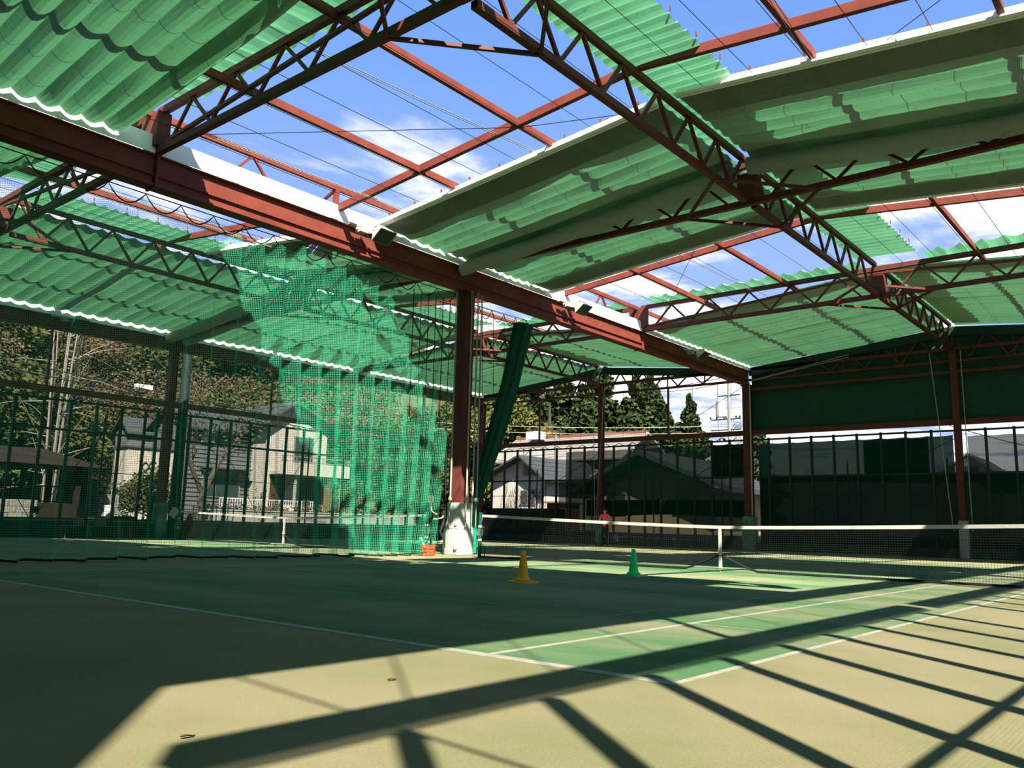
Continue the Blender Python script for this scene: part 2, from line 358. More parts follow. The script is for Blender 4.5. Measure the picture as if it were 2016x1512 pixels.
# trusses across the bays
names_x = ['rear end', 'first bay', 'centre column line', 'second bay', 'far wall']
def vweb(e, pts, w=0.055):
    for a, b in zip(pts[:-1], pts[1:]): MB().bar(a, b, w).build('web', STEEL_SHADED, e)
def truss(i, bay):
    x = XT[i]; y0, y1 = (YR0, YV) if bay == 0 else (YV, YL); yr = RIDGE[bay]
    parallel = i in (1, 3)
    where = ['near', 'far'][bay]
    lab = {0: f'triangular roof truss over the rear end wall in {where} bay',
           1: f'flat lattice roof truss at upper left crossing the {where} bay',
           2: f'triangular roof truss over the padded centre column in {where} bay',
           3: f'flat lattice roof truss before the far wall in {where} bay',
           4: f'dark gable truss on top of the far wall in {where} bay'}[i]
    e = empty('roof_truss', (x, 0, 0), lab, 'truss', 'roof trusses')
    ya, yb = y0+0.12, y1-0.12
    MB().bar((0, ya, ZC), (0, yb, ZC), 0.13, 0.13).build('bottom_chord', STEEL_SHADED, e)
    if parallel:
        zt = 8.88
        MB().bar((0, ya, zt), (0, yb, zt), 0.12, 0.14).build('top_chord', STEEL_SHADED, e)
        for s, yy in ((1, ya), (-1, yb)):
            MB().bar((0, yy, ZC+0.1), (0, yr, zt-0.12), 0.07, 0.07).build('canopy_track', STEEL_SHADED, e)
        for yy in (ya+0.05, yb-0.05): MB().box(-0.14, 0.14, yy-0.16, yy+0.16, ZC+0.07, zt-0.05).build('end_post', STEEL_SHADED, e)
        n = 10
        for s, yy in ((1, ya), (-1, yb)):
            L_ = yr-yy; pts = []
            for k in range(n+1):
                y = yy+L_*(0.06+0.88*k/n); pts.append((0, y, ZC+0.05 if k % 2 == 0 else zt-0.05))
            vweb(e, pts)
    else:
        zr, ze = (8.93, 8.2) if i != 4 else (8.74, 7.92)
        for yy in (ya, yb): MB().bar((0, yy, ze), (0, yr, zr), 0.13, 0.14 if i != 4 else 0.36).build('top_chord', STEEL_SHADED if i != 4 else DARKSTEEL, e)
        n = 10
        zb = ZC if i != 4 else 7.55
        for yy in (ya, yb):
            L_ = yr-yy; pts = []
            for k in range(n+1):
                t = 0.10+0.84*k/n; y = yy+L_*t; pts.append((0, y, zb+0.05 if k % 2 == 0 else ze+(zr-ze)*t-0.05))
            vweb(e, pts)
        if i == 4:
            MB().bar((0, ya, zb), (0, yb, zb), 0.10, 0.10).build('tie', STEEL_SHADED, e)
            for k in range(1, 8): 
                y = ya+(yb-ya)*k/8; MB().bar((0, y, zb), (0, y, ze+(zr-ze)*(1-abs(y-yr)/(yb-yr))), 0.05).build('web', STEEL_SHADED, e)
    if i in (1, 2, 3):
        MB().box(-0.2, 0.2, yr-0.2, yr+0.2, ZC+0.05, ZC+0.62).build('hub_block', STEEL_SHADED, e)
        for sy in (-1, 1):
            for sx in (-1, 1):
                MB().bar((0, yr+sy*1.55, ZC-0.05), (sx*1.75, yr, ZC-0.05), 0.06, 0.06).build('plan_brace', STEEL_SHADED, e)
for i in (1, 2, 3, 4, 0):
    for bay in (0, 1): truss(i, bay)
# longitudinal ridge lattice beams
rl = ['rear', 'upper centre', 'middle', 'far']
for bay in (0, 1):
    for i in range(4):
        xa, xb = XT[i]+0.22, XT[i+1]-0.22
        e = empty('ridge_lattice', (0, RIDGE[bay], 0), f'red lattice ridge beam, {rl[i]} section of the {["near","far"][bay]} bay', 'beam', 'ridge lattice beams')
        MB().bar((xa, 0, ZC), (xb, 0, ZC), 0.13, 0.12).build('bottom_chord', STEEL_SHADED, e)
        MB().bar((xa, 0, 8.95), (xb, 0, 8.95), 0.11, 0.12).build('top_chord', STEEL_SHADED, e)
        n = 14; pts = [(xa+(xb-xa)*(0.02+0.96*k/n), 0, ZC+0.05 if k % 2 else 8.90) for k in range(n+1)]
        vweb(e, pts, 0.06)
# rafters, purlins, valley rail
for k, xm in enumerate(((XT[0]+XT[1])/2, 8.15, 17.45, 27.0)):
    for bay in (0, 1):
        y0, y1 = (YR0, YV) if bay == 0 else (YV, YL)
        for s, ye in ((0, y1), (1, y0)):
            side = ['left', 'right'][s]
            MBo = MB().bar((0, 0, 0), (0, RIDGE[bay]-ye, ZRAF_R-ZRAF_V), 0.11, 0.17)
            o = MBo.build('rafter', STEEL, loc=(xm, ye, ZRAF_V+0.02))
            tag(o, f'red rafter on the {side} slope of the {["near","far"][bay]} bay, {["rearmost","above the first opening","above the second opening","nearest the far wall"][k]}', 'rafter', 'roof rafters')
for bay in (0, 1):
    y0, y1 = (YR0, YV) if bay == 0 else (YV, YL); yr = RIDGE[bay]
    for s in (-1, 1):
        for q, off in enumerate((2.8, 5.6)):
            y = yr+s*off
            o = MB().bar((0, 0, 0), (XT[4]-XT[0], 0, 0), 0.09, 0.15).build('purlin', STEEL, loc=(XT[0], y, zraf(y)+0.02))
            tag(o, f'red purlin along the {["near","far"][bay]} bay, {"left" if s > 0 else "right"} slope, {"beside the ridge" if q == 0 else "midway to the eave"}', 'purlin', 'roof purlins')
for y, nm in ((YV, 'above the valley beam'), ):
    e = empty('valley_rail', (0, y, 0), 'sunlit red lattice rail on V-struts standing on the valley beam', 'rail')
    MB().bar((XT[0], 0, 8.85), (XT[4], 0, 8.85), 0.09, 0.13).build('rail', STEEL, e)
    for xm in (-1.1, 8.15, 17.45, 27.0):
        MB().bar((xm, 0, 7.97), (xm, 0, 8.85), 0.11).build('post', STEEL, e)
        for dx in (-2.35, 2.35):
            for sx in (-0.62, 0.62):
                MB().bar((xm+dx+sx, 0, 8.12), (xm+dx, 0, 8.82), 0.055).build('strut', STEEL, e)
        MB().bar((xm, 0, 8.83), (xm+0.3, 0.9, 8.83), 0.06).build('strut', STEEL, e)
# white gutter flashing either side of the valley
for s, nm in ((-1, 'near'), (1, 'far')):
    for i in range(4):
        y = YV+s*0.2
        o = MB().add([(XT[i]+0.05, y, 7.97), (XT[i+1]-0.05, y, 7.97), (XT[i+1]-0.05, y-s*0.03, 8.36), (XT[i]+0.05, y-s*0.03, 8.36),
                      (XT[i]+0.05, y-s*0.015, 7.97), (XT[i+1]-0.05, y-s*0.015, 7.97), (XT[i+1]-0.05, y-s*0.045, 8.36), (XT[i]+0.05, y-s*0.045, 8.36)],
                     [(0,1,2,3),(5,4,7,6),(3,2,6,7),(0,4,5,1),(0,3,7,4),(1,5,6,2)]).build('gutter_flashing', FLASH)
        tag(o, f'white gutter flashing on {nm} side of valley beam, {["rearmost length","sunlit length in the first opening","length past the centre column","length at the far wall"][i]}', 'flashing', 'gutter flashing')

for i in range(4):
    xa, xb = XT[i]+0.2, XT[i+1]-0.2
    o = MB().box(xa, xb, YL-0.13, YL-0.10, 7.91, 8.3).build('eave_flashing', FLASH)
    tag(o, ['white eave flashing at the rear of the left eave', 'white eave flashing above the gazebo', 'white eave flashing above the grey house', 'white eave flashing at the far left corner'][i], 'flashing', 'eave flashing')
# ------------------------------------------------------------------ canopy fabric
def tri(u):                      # asymmetric pleat profile 0..1..0
    u = u % 1.0
    return u/0.62 if u < 0.62 else (1-u)/0.38
def zfab(y): return zraf(y)-0.13
def sheet_mesh(xa, xb, ya, yb, pitch, amp, tight=None, ny=15, seed=0):
    """tight = (x where tight pleats start, x where they end)"""
    xs = []
    def run(a, b, p, am, k):
        n = max(1, round(abs(b-a)/p))
        for i in range(n):
            for q in ((0.0, 0.12, 0.3, 0.5, 0.7, 0.88) if am > 0.061 else (0.0, 0.5)): xs.append((a+(b-a)*(i+q)/n, math.sin(math.pi*q)*am, k+i, am))
        return k+n
    segs = []
    if tight:
        t0, t1 = tight
        if t0 == xa: k = run(xa, t1, 0.055, 0.06, 0); run(t1, xb, pitch, amp, k)
        else: k = run(xa, t0, pitch, amp, 0); run(t0, xb, 0.055, 0.06, k)
    else: run(xa, xb, pitch, amp, 0)
    xs.append((xb, 0, 9999, amp))
    P = []
    for j in range(ny+1):
        y = ya+(yb-ya)*j/ny
        row = []
        for x, h, k, am in xs:
            v = noise.noise(Vector((k*1.7+seed*13.1, y*0.33, seed)))
            s = 1.0 if am < 0.065 and tight and am == 0.06 else max(0.15, 0.75+1.0*v)
            if j in (0, ny): s = 0.62
            z = zfab(y) + (0.035 if j == ny else 0.0) - h*s + 0.03*noise.noise(Vector((x*0.4, y*0.5, seed+5)))
            row.append((x + 0.05*noise.noise(Vector((k*3.1, y*0.4, seed+9)))*(am > 0.061), y, z))
        P.append(row)
    return MB().grid(P)
HOOKM = mat('rusty_hook', (0.32, 0.07, 0.05), 0.6)
BAR = mat('canopy_edge_bar', (1.55, 1.65, 1.50), 0.5)
def canopy(xa, xb, bay, side, pitch, amp, label, tight=None, bar_at=None, roll_at=None, seed=0, folds=()):
    yr = RIDGE[bay]; y0, y1 = (YR0, YV) if bay == 0 else (YV, YL)
    if side == 'left': ya, yb = yr+0.22, y1-(0.235 if bay == 0 else 0.20)
    else: ya, yb = yr-0.18, (y0-0.5 if bay == 0 else y0+0.26)
    zb = 0.06 if side == 'right' else 0.0
    e = empty('roof_canopy', (0, 0, zb), label, 'canopy', 'pleated roof canopies')
    sheet_mesh(xa, xb, ya, yb, pitch, amp, tight, seed=seed).build('sheet', FABRIC, e)
    if bar_at is not None:
        s = -1 if bar_at == xa else 1
        za, zb2 = zfab(ya), zfab(yb)
        MB().bar((bar_at+s*0.03, ya, za+0.02), (bar_at+s*0.03, yb, zb2+0.02), 0.05, 0.20).build('edge_bar', BAR, e)
        MB().bar((bar_at+s*0.11, ya, za-0.05), (bar_at+s*0.11, yb, zb2-0.05), 0.13, 0.035).build('edge_lip', BAR, e)
        for q in range(9):
            t = (q+0.5)/9; y = ya+(yb-ya)*t
            MB().box(bar_at-0.016+s*0.03, bar_at+0.016+s*0.03, y-0.016, y+0.016, zfab(y)+0.12, zfab(y)+0.21).build('hook', HOOKM, e)
    for q, (fa, fb) in enumerate(folds):         # doubled cloth lying on top of the sheet
        P = []; nx = max(4, int((fb-fa)/0.12))
        for j in range(31):
            t = j/30; y = ya+(yb-ya)*t; row = []
            e1 = 0.28*noise.noise(Vector((y*0.55, 3+q, seed)))+0.12*noise.noise(Vector((y*2.3, 9+q, seed)))
            lo = fa if fa <= xa+0.05 else fa+e1; hi = fb if fb >= xb-0.05 else fb+e1
            for i in range(nx+1):
                x = lo+(hi-lo)*i/nx; row.append((x, y, zfab(y)+0.045+0.025*math.sin(i*1.9)))
            P.append(row)
        MB().grid(P).build('doubled_fold', FABRIC, e)
    if roll_at is not None:
        P = []; n = 14
        for j in range(31):
            t = j/30; y = ya+(yb-ya)*t; row = []
            for k in range(n+1):
                a = 2*math.pi*k/n
                r = 0.2+0.035*noise.noise(Vector((math.cos(a)*1.2, math.sin(a)*1.2, y*0.9+seed)))
                row.append((roll_at+r*1.05*math.cos(a), y, zfab(y)-0.30+r*math.sin(a)-0.05*math.sin(math.pi*t)))
            P.append(row)
        MB().grid(P).build('fold_roll', FABRIC, e, smooth=True)
    return e
bn = ['near', 'far']
XO0, XO1, XO2 = 2.80, 9.32, 16.45
for bay in (0, 1):
    for side in ('left', 'right'):
        B = bn[bay]
        if bay == 1 and side == 'left':
            canopy(XT[0]-0.6, 3.3, 1, side, 0.47, 0.15, 'green pleated canopy over the far bay, leftmost above the fence', seed=20)
            canopy(3.8, X1-0.075, 1, side, 0.47, 0.13, 'green pleated canopy closed over the fence by the gazebo', roll_at=X1-0.35, seed=21)
            canopy(X1+0.075, XT[3]-0.2, 1, side, 0.47, 0.13, 'green pleated canopy closed over the fence by the grey house', roll_at=X1+0.35, seed=22)
            canopy(XT[3]+0.25, XT[4]+0.06, 1, side, 0.45, 0.10, 'green canopy closed over the far left corner', seed=23)
            continue
        s = 10*bay+(0 if side == 'left' else 5)
        canopy(XT[0]-0.6, XO0, bay, side, 0.41, 0.17, f'deeply pleated green canopy at the upper left, {side} slope of the {B} bay', seed=s)
        canopy(XO1, X1-0.075, bay, side, 0.42, 0.10, f'half-open canopy stack before the centre column, {side} slope of the {B} bay', tight=(XO1, XO1+0.9), bar_at=XO1, roll_at=X1-0.42, seed=s+1, folds=((XO1, XO1+1.15), (X1-1.15, X1-0.075)))
        canopy(X1+0.075, XO2, bay, side, 0.42, 0.10, f'half-open canopy stack beyond the centre column, {side} slope of the {B} bay', tight=(XO2-0.7, XO2), bar_at=XO2, seed=s+2, folds=((X1+0.075, X1+1.0), (XO2-1.0, XO2)))
        canopy(XT[3]+0.35, XT[4]+0.06, bay, side, 0.45, 0.085, f'closed canopy in front of the far wall, {side} slope of the {B} bay', seed=s+3, folds=((XT[3]+0.35, XT[3]+1.3),))

# fixed scalloped caps over ridges and flat trusses
def cap_mesh(along, a0, a1, c0, c1, base, pitch, amp, seed):
    n = round((a1-a0)/pitch); P = []
    for j in range(7):
        t = j/6; c = c0+(c1-c0)*t; row = []
        for i in range(n*4+1):
            a = a0+(a1-a0)*i/(n*4)
            q = (i % 4)/4.0
            h = abs(math.sin(math.pi*q))
            s = 0.8+0.5*noise.noise(Vector((a*0.9, c*1.1, seed)))
            z = base(a, c)-amp*h*s
            row.append((a, c, z) if along == 'x' else (c, a, z))
        P.append(row)
    return MB().grid(P)
for bay in (0, 1):
    yr = RIDGE[bay]
    for i in range(4):
        xa, xb = XT[i]+0.5, XT[i+1]-0.5
        e = empty('ridge_canopy', (0, 0, 0), f'scalloped green ridge cap over the {bn[bay]} bay, {rl[i]} section', 'canopy', 'scalloped ridge caps')
        cap_mesh('x', xa, xb, yr-1.28, yr+0.42, lambda a, c: 9.16-0.05*abs(c-yr), 0.30, 0.10, i+bay*7).build('sheet', CAPFAB, e)
        for q in range(int((xb-xa)/0.9)):
            MB().box(xa+0.3+q*0.9-0.012, xa+0.3+q*0.9+0.012, yr-1.28-0.012, yr-1.28+0.012, 9.12, 9.21).build('hook', HOOKM, e)
    for i in (1, 3):
        y0, y1 = (YR0, YV) if bay == 0 else (YV, YL)
        for side, ya, yb in (('right', y0+0.5, yr-1.35), ('left', yr+0.5, y1-0.5)):
            e = empty('truss_canopy', (0, 0, 0), f'scalloped green cap over the {"first" if i == 1 else "second"} flat truss, {side} slope of the {bn[bay]} bay', 'canopy', 'scalloped truss caps')
            cap_mesh('y', ya, yb, XT[i]-(1.25 if i == 1 else 0.8), XT[i]+0.32, lambda a, c: 9.12-0.12*abs(c-XT[i]), 0.55, 0.14, i*3+bay).build('sheet', CAPFAB, e)

# tension wires along the slopes
wm = MB().tube([(0, 0, 0), (XT[4]-XT[0], 0, 0)], 0.007, 4).mesh('roof_wire', WIRE)
for bay in (0, 1):
    yr = RIDGE[bay]
    for s in (-1, 1):
        if bay == 1 and s > 0: continue
        for q in range(8):
            y = yr+s*(0.75+q*0.98)
            o = inst(wm, 'roof_wire', loc=(XT[0], y, zraf(y)-0.065))
            tag(o, f'thin dark roof wire over the {bn[bay]} bay, {"left" if s > 0 else "right"} slope, {["first","second","third","fourth","fifth","sixth","seventh","eighth"][q]} from the ridge', 'wire', f'roof wires {bn[bay]} {"left" if s > 0 else "right"}')
# white pull cords and cross stays in the openings
for k, (a, b, lb) in enumerate([((3.9, 9.0, 8.78), (9.35, 8.35, 8.75), 'pale twin pull cord across the first opening by the ridge'),
                                ((3.9, 12.6, 8.35), (9.35, 12.3, 8.3), 'pale pull cord across the first opening by the valley'),
                                ((3.9, 2.0, 8.8), (9.35, 2.4, 8.75), 'pale pull cord on the right slope of the first opening'),
                                ((16.5, 9.2, 8.75), (21.8, 9.0, 8.7), 'pale pull cord across the second opening'),
                                ((3.8, 17.6, 8.5), (9.3, 17.8, 8.45), 'pale pull cord across the far bay opening at left'),
                                ((16.5, 17.6, 8.5), (21.9, 17.7, 8.45), 'pale pull cord across the far bay opening by the tied net')]):
    e = empty('pull_rope', a, lb, 'cord', 'pale pull cords')
    d = Vector(b)-Vector(a)
    for w in (-0.03, 0.03): MB().tube([(0, w, 0), d*0.5+Vector((0, w, -0.02)), d+Vector((0, w, 0))], 0.009, 4).build('strand', ROPE, e)
for k, (a, b, lb) in enumerate([((3.6, 13.3, 8.35), (8.2, 7.9, 8.75), 'dark cross stay slanting over the first opening'),
                                ((8.2, 7.9, 8.75), (9.3, 5.6, 8.85), 'dark stay end by the first opening stack'),
                                ((8.1, -0.3, 8.55), (9.3, 1.2, 8.7), 'dark cross stay on the right slope of the first opening'),
                                ((16.5, 8.2, 8.8), (22.2, 12.6, 8.4), 'dark cross stay slanting over the second opening')]):
    o = MB().tube([(0,0,0), Vector(b)-Vector(a)], 0.008, 4).build('cross_stay', WIRE, loc=a); tag(o, lb, 'wire')

# ------------------------------------------------------------------ floodlights
def floodlight(x, y, z, yaw_, label):
    e = empty('floodlight', (x, y, z), label, 'floodlight', 'floodlights on the beams', rz=yaw_)
    c = MB(); w, d, h = 0.27, 0.21, 0.14
    tilt = math.radians(-38)
    def R_(p): return (p[0], p[1]*math.cos(tilt)-p[2]*math.sin(tilt), p[1]*math.sin(tilt)+p[2]*math.cos(tilt))
    c.add([R_(p) for p in [(-w,-d,-h),(w,-d,-h),(w,d,-h),(-w,d,-h),(-w*0.6,-d*0.6,h),(w*0.6,-d*0.6,h),(w*0.6,d*0.6,h),(-w*0.6,d*0.6,h)]],
          [(0,3,2,1),(4,5,6,7),(0,1,5,4),(1,2,6,5),(2,3,7,6),(3,0,4,7)]); c.build('housing', GREYBOX, e)
    g = MB().add([R_(p) for p in [(-w*.93,-d*.93,-h-0.006),(w*.93,-d*.93,-h-0.006),(w*.93,d*.93,-h-0.006),(-w*.93,d*.93,-h-0.006),(-w*.93,-d*.93,-h+0.004),(w*.93,-d*.93,-h+0.004),(w*.93,d*.93,-h+0.004),(-w*.93,d*.93,-h+0.004)]],
          [(0,3,2,1),(4,5,6,7),(0,1,5,4),(1,2,6,5),(2,3,7,6),(3,0,4,7)]); g.build('glass', GLASS, e)
    MB().bar((-0.1, 0.1, 0.0), (-0.32, 0.44, 0.02), 0.05).build('bracket', GALV, e)
    MB().box(-0.55, -0.33, 0.16, 0.36, -0.06, 0.10).build('ballast_box', GREYBOX, e)
    MB().box(-0.85, -0.6, 0.22, 0.36, 0.05, 0.10).build('bracket_plate', GREYBOX, e)
    MB().tube([(-0.35, 0.2, -0.05), (-0.3, 0.15, -0.18), (-0.18, 0.12, -0.2), (-0.05, 0.1, -0.08)], 0.012, 5).build('cable', WIRE, e)
floodlight(9.15, YV-0.62, 7.85, 0, 'grey floodlight on the valley beam beside the near canopy stack')
floodlight(17.75, YV-0.62, 7.85, 0, 'grey floodlight on the valley beam at the second opening')
floodlight(26.1, YV-0.62, 7.75, 0, 'grey floodlight on the valley beam by the far wall')
floodlight(8.9, YL-0.6, 7.75, 0, 'floodlight on the left eave beam above the gazebo')
floodlight(17.3, YL-0.6, 7.72, 0, 'floodlight on the left eave beam by the green curtain net')
floodlight(8.3, YV+0.62, 7.45, math.pi, 'floodlight hung behind the valley beam over the curtain net')

# ------------------------------------------------------------------ walls and fences
def wavy(p0, p1, n, sag, per, rad, m, name, parent):
    """rope hung in scallops: per = number of hooks"""
    pts = []
    a, b = Vector(p0), Vector(p1)
    for i in range(n+1):
        t = i/n; ph = (t*per) % 1.0
        p = a.lerp(b, t); p.z -= sag*4*ph*(1-ph); pts.append(p)
    return MB().tube(pts, rad, 4).build(name, m, parent)
def uvplane(name, p00, p10, p11, p01, m, parent=None, nu=1, nv=1, wob=0.0, seed=0):
    p00, p10, p11, p01 = map(Vector, (p00, p10, p11, p01)); P = []; uvs = []
    nrm = (p10-p00).cross(p01-p00).normalized(); lu = (p10-p00).length; lv = (p01-p00).length
    for j in range(nv+1):
        row = []
        for i in range(nu+1):
            u, v_ = i/nu, j/nv
            p = p00.lerp(p10, u).lerp(p01.lerp(p11, u), v_)
            if wob: p = p + nrm*wob*noise.noise(Vector((u*lu*0.9, v_*lv*0.9, seed)))
            row.append(p); uvs.append((u*lu, v_*lv))
        P.append(row)
    o = MB().grid(P).build(name, m, parent)
    me = o.data; ul = me.uv_layers.new(name='UVMap')
    for lp in me.loops: ul.data[lp.index].uv = uvs[lp.vertex_index]
    return o
# --- left fence (parallel to X)
def side_fence(y, name, label, s):
    w = empty(name, (0, y, 0), label, kind='structure')
    pm = MB().box(-0.045, 0.045, -0.045, 0.045, 0, 4.95).mesh('post', DARKSTEEL)
    sm = MB().box(-0.025, 0.025, -0.025, 0.025, 0, 4.6).mesh('post', DARKSTEEL)
    for i in range(4):
        sh = 0.28 if s < 0 else 0.0
        for k in range(1, 10): inst(pm, 'post', w, (XT[i]+k*SW+sh, 0, 0))
        if s > 0:
            inst(pm, 'post', w, (XT[i]+0.45, 0, 0)); inst(pm, 'post', w, (XT[i+1]-0.45, 0, 0))
            for k in (2.45, 7.4): inst(sm, 'post', w, (XT[i]+k*SW, 0.05*s, 0))
        xa, xb = XT[i]+0.16, XT[i+1]-0.16
        if s > 0:
            MB().box(xa, xb, -0.08, 0.08, 5.14, 5.36).build('rail', STEEL_SHADED, w)
            MB().box(xa, xb, -0.03, 0.03, 3.80, 3.88).build('rail', DARKSTEEL, w)
            MB().box(xa, xb, -0.02, 0.02, 2.38, 2.41).build('rail', DARKSTEEL, w)
            MB().box(xa, xb, -0.05, 0.05, 4.86, 4.93).build('rail', DARKSTEEL, w)
        else:
            MB().box(xa, xb, -0.08, 0.08, 5.20, 5.50).build('rail', STEEL_SHADED, w)
            MB().box(xa, xb, -0.02, 0.02, 2.66, 2.71).build('rail', DARKSTEEL, w)
            uvplane('valance_net', (xa, 0.02, 4.93), (xb, 0.02, 4.93), (xb, 0.02, 5.2), (xa, 0.02, 5.2), SCREEN, w, 12, 1, 0.02, i)
            uvplane('side_netting', (XT[i], 0.2, 0.6), (XT[i+1], 0.2, 0.6), (XT[i+1], 0.2, 7.2), (XT[i], 0.2, 7.2), SIDENET, w, 24, 8, 0.03, i)
        MB().box(xa, xb, -0.03, 0.03, 0.0, 0.58).build('kickboard', GREENSHEET, w)
        MB().box(xa, xb, -0.035, 0.035, 0.66, 0.70).build('rail', DARKSTEEL, w)
        xm = (xa+xb)/2
        MB().bar((xm, 0, 5.36), (xm, 0, 7.45), 0.07).build('stud', STEEL_SHADED, w)
        for k in range(1, 8):
            if k != 4: MB().tube([(xa+(xb-xa)*k/8, 0, 5.3), (xa+(xb-xa)*k/8, 0, 7.45)], 0.012, 4).build('hanger_wire', WIRE, w)
        for a, b in ((((xa, 7.3), (xm, 0.6)), ((xm, 0.6), (xb, 7.3))) if s > 0 else (((xa, 7.1), (xa+2.2, 2.7)), )):
            MB().tube([(a[0], 0.03*s, a[1]), (b[0], 0.03*s, b[1])], 0.014, 4).build('tie_rod', WIRE, w)
        if s > 0: wavy((XT[i]+0.45, -0.02*s, 5.05), (XT[i+1]-0.45, -0.02*s, 5.05), 90, 0.17, 9, 0.018, DARKROPE, 'net_rope', w)
        if s > 0:
            uvplane('fence_netting', (xa, -0.06, 0.6), (xb, -0.06, 0.6), (xb, -0.06, 5.0), (xa, -0.06, 5.0), FENCENET, w, 24, 8, 0.05, i)
    return w
wl = side_fence(YL, 'wall_left', 'open green-post fence wall with red rail along the left side', 1)
wr = side_fence(YR0, 'wall_right', 'open green-post fence wall beside the near court', -1)
# end-wall behind the camera (solid panels)
w = empty('wall_rear', (XT[0]-0.22, 0, 0), 'solid dark green sheet wall at the camera end', kind='structure')
for bay in (0, 1):
    y0, y1 = (YR0, YV) if bay == 0 else (YV, YL)
    for k in range(6):
        a = y0+0.16+(y1-y0-0.32)*k/6; b = a+(y1-y0-0.32)/6
        zt = lambda y: 8.6+0.85*(1-abs(y-RIDGE[bay])/((y1-y0)/2))
        MB().add([(-0.03, a, 0), (-0.03, b-0.02, 0), (-0.03, b-0.02, zt(b)), (-0.03, a, zt(a)), (0.03, a, 0), (0.03, b-0.02, 0), (0.03, b-0.02, zt(b)), (0.03, a, zt(a))],
                 [(0,3,2,1),(4,5,6,7),(0,1,5,4),(1,2,6,5),(2,3,7,6),(3,0,4,7)]).build('wall_panel', GREENSHEET, w)
# --- far wall (parallel to Y)
wb = empty('wall_back', (XT[4], 0, 0), 'far end wall with dark green posts, screens and red rails', kind='structure')
pm = MB().box(-0.045, 0.045, -0.045, 0.045, 0, 4.9).mesh('post', DARKSTEEL)
sm = MB().box(-0.025, 0.025, -0.025, 0.025, 0, 3.8).mesh('post', DARKSTEEL)
for bay in (0, 1):
    y0, y1 = (YR0, YV) if bay == 0 else (YV, YL); yr = RIDGE[bay]
    n = 18
    for k in range(1, n):
        y = y0+(y1-y0)*k/n
        if abs(y-yr) > 0.2: inst(pm, 'post', wb, (0, y, 0))
        if k % 4 == 1: inst(sm, 'post', wb, (0.08, y+0.45, 0))
    for a, b in ((y0+0.18, yr-0.005), (yr+0.005, y1-0.18)):
        MB().box(-0.08, 0.08, a, b, 5.05, 5.27).build('rail', STEEL_SHADED, wb)
        MB().box(-0.04, 0.04, a, b, 4.80, 4.87).build('rail', DARKSTEEL, wb)
        MB().box(-0.03, 0.03, a, b, 3.16, 3.24).build('rail', DARKSTEEL, wb)
        MB().box(-0.03, 0.03, a, b, 2.38, 2.41).build('rail', DARKSTEEL, wb)
        MB().box(-0.03, 0.03, a, b, 0.0, 0.35).build('kickboard', GREENSHEET, wb)
        MB().tube([(0.06, a, 4.6), (0.06, b, 0.5)], 0.014, 4).build('tie_rod', WIRE, wb)
        if bay == 1:
            ym = (a+b)/2
            MB().bar((0, ym, 5.27), (0, ym, 7.55), 0.08).build('stud', STEEL_SHADED, wb)
            wavy((-0.05, a+0.3, 5.0), (-0.05, b-0.3, 5.0), 90, 0.16, 9, 0.018, DARKROPE, 'net_rope', wb)
            MB().tube([(0.05, a, 7.3), (0.05, ym, 5.3)], 0.012, 4).build('tie_rod', WIRE, wb)
            for q in range(1, 6): MB().tube([(0.03, a+(b-a)*q/6, 5.2), (0.03, a+(b-a)*q/6, 7.5)], 0.01, 4).build('hanger_wire', WIRE, wb)
        else:
            # dark green gable sheets above the rail
            m_ = 4
            for q in range(m_):
                c0 = a+(b-a)*q/m_; c1 = a+(b-a)*(q+1)/m_-0.004
                zt = lambda y: 8.05+0.80*(1-abs(y-yr)/8.5)
                MB().add([(0.10, c0, 5.27), (0.10, c1, 5.27), (0.10, c1, zt(c1)), (0.10, c0, zt(c0)), (0.14, c0, 5.27), (0.14, c1, 5.27), (0.14, c1, zt(c1)), (0.14, c0, zt(c0))],
                         [(0,3,2,1),(4,5,6,7),(0,1,5,4),(1,2,6,5),(2,3,7,6),(3,0,4,7)]).build('gable_sheet', GREENSHEET, wb)
            MB().box(-0.08, 0.08, a, b, 7.05, 7.17).build('rail', STEEL_SHADED, wb)
# shade screens hung on the far wall: each one a cloth of its own
def screen(y0, y1, z0, z1, m, label, sag=0.10, x=0.31, seed=0):
    P = []; n = max(6, int(abs(y1-y0)/0.3))
    for j in range(9):
        row = []
        for i in range(n+1):
            t = i/n; y = y0+(y1-y0)*t; v_ = j/8
            top = z1-sag*abs(math.sin(math.pi*t*n*0.3/0.92))*0.4; bot = z0-0.06*math.sin(math.pi*t*2.0+seed)
            row.append((x+0.04*noise.noise(Vector((y*0.8, v_*2, seed))), y, bot+(top-bot)*v_))
        P.append(row)
    o = MB().grid(P).build('shade_screen', m, smooth=True, loc=(XT[4], 0, 0))
    tag(o, label, 'shade screen', 'shade screens on the far wall'); return o
screen(14.0, 23.9, 0.40, 4.72, SCREEN, 'translucent green shade screen in front of the beige gabled house', seed=1)
screen(14.0, 22.6, 1.45, 2.2, SCREEN2, 'low dark overlap band of screen behind the pink player', x=0.35, seed=2, sag=0)
screen(13.95, 15.6, 3.2, 4.75, SCREEN2, 'small dark screen panel next to the far wall column', x=0.37, seed=3)
screen(23.9, 29.3, 0.3, 1.75, SCREEN2, 'low dark screen below the white house', seed=4, sag=0)
screen(21.6, 24.4, 0.3, 3.2, SCREEN, 'lower green screen between white house and pink player', x=0.38, seed=5, sag=0)
screen(-3.1, 13.3, 0.3, 3.2, SCREEN2, 'wide opaque dark green screen low on the far wall behind the near net', seed=6, sag=0)
screen(5.4, 13.3, 2.9, 4.70, SCREEN3, 'upper green screen right of the far wall column', seed=7)
screen(6.3, 8.8, 3.0, 4.66, SCREEN2, 'darker doubled panel of the upper screen on the far wall', x=0.36, seed=8)
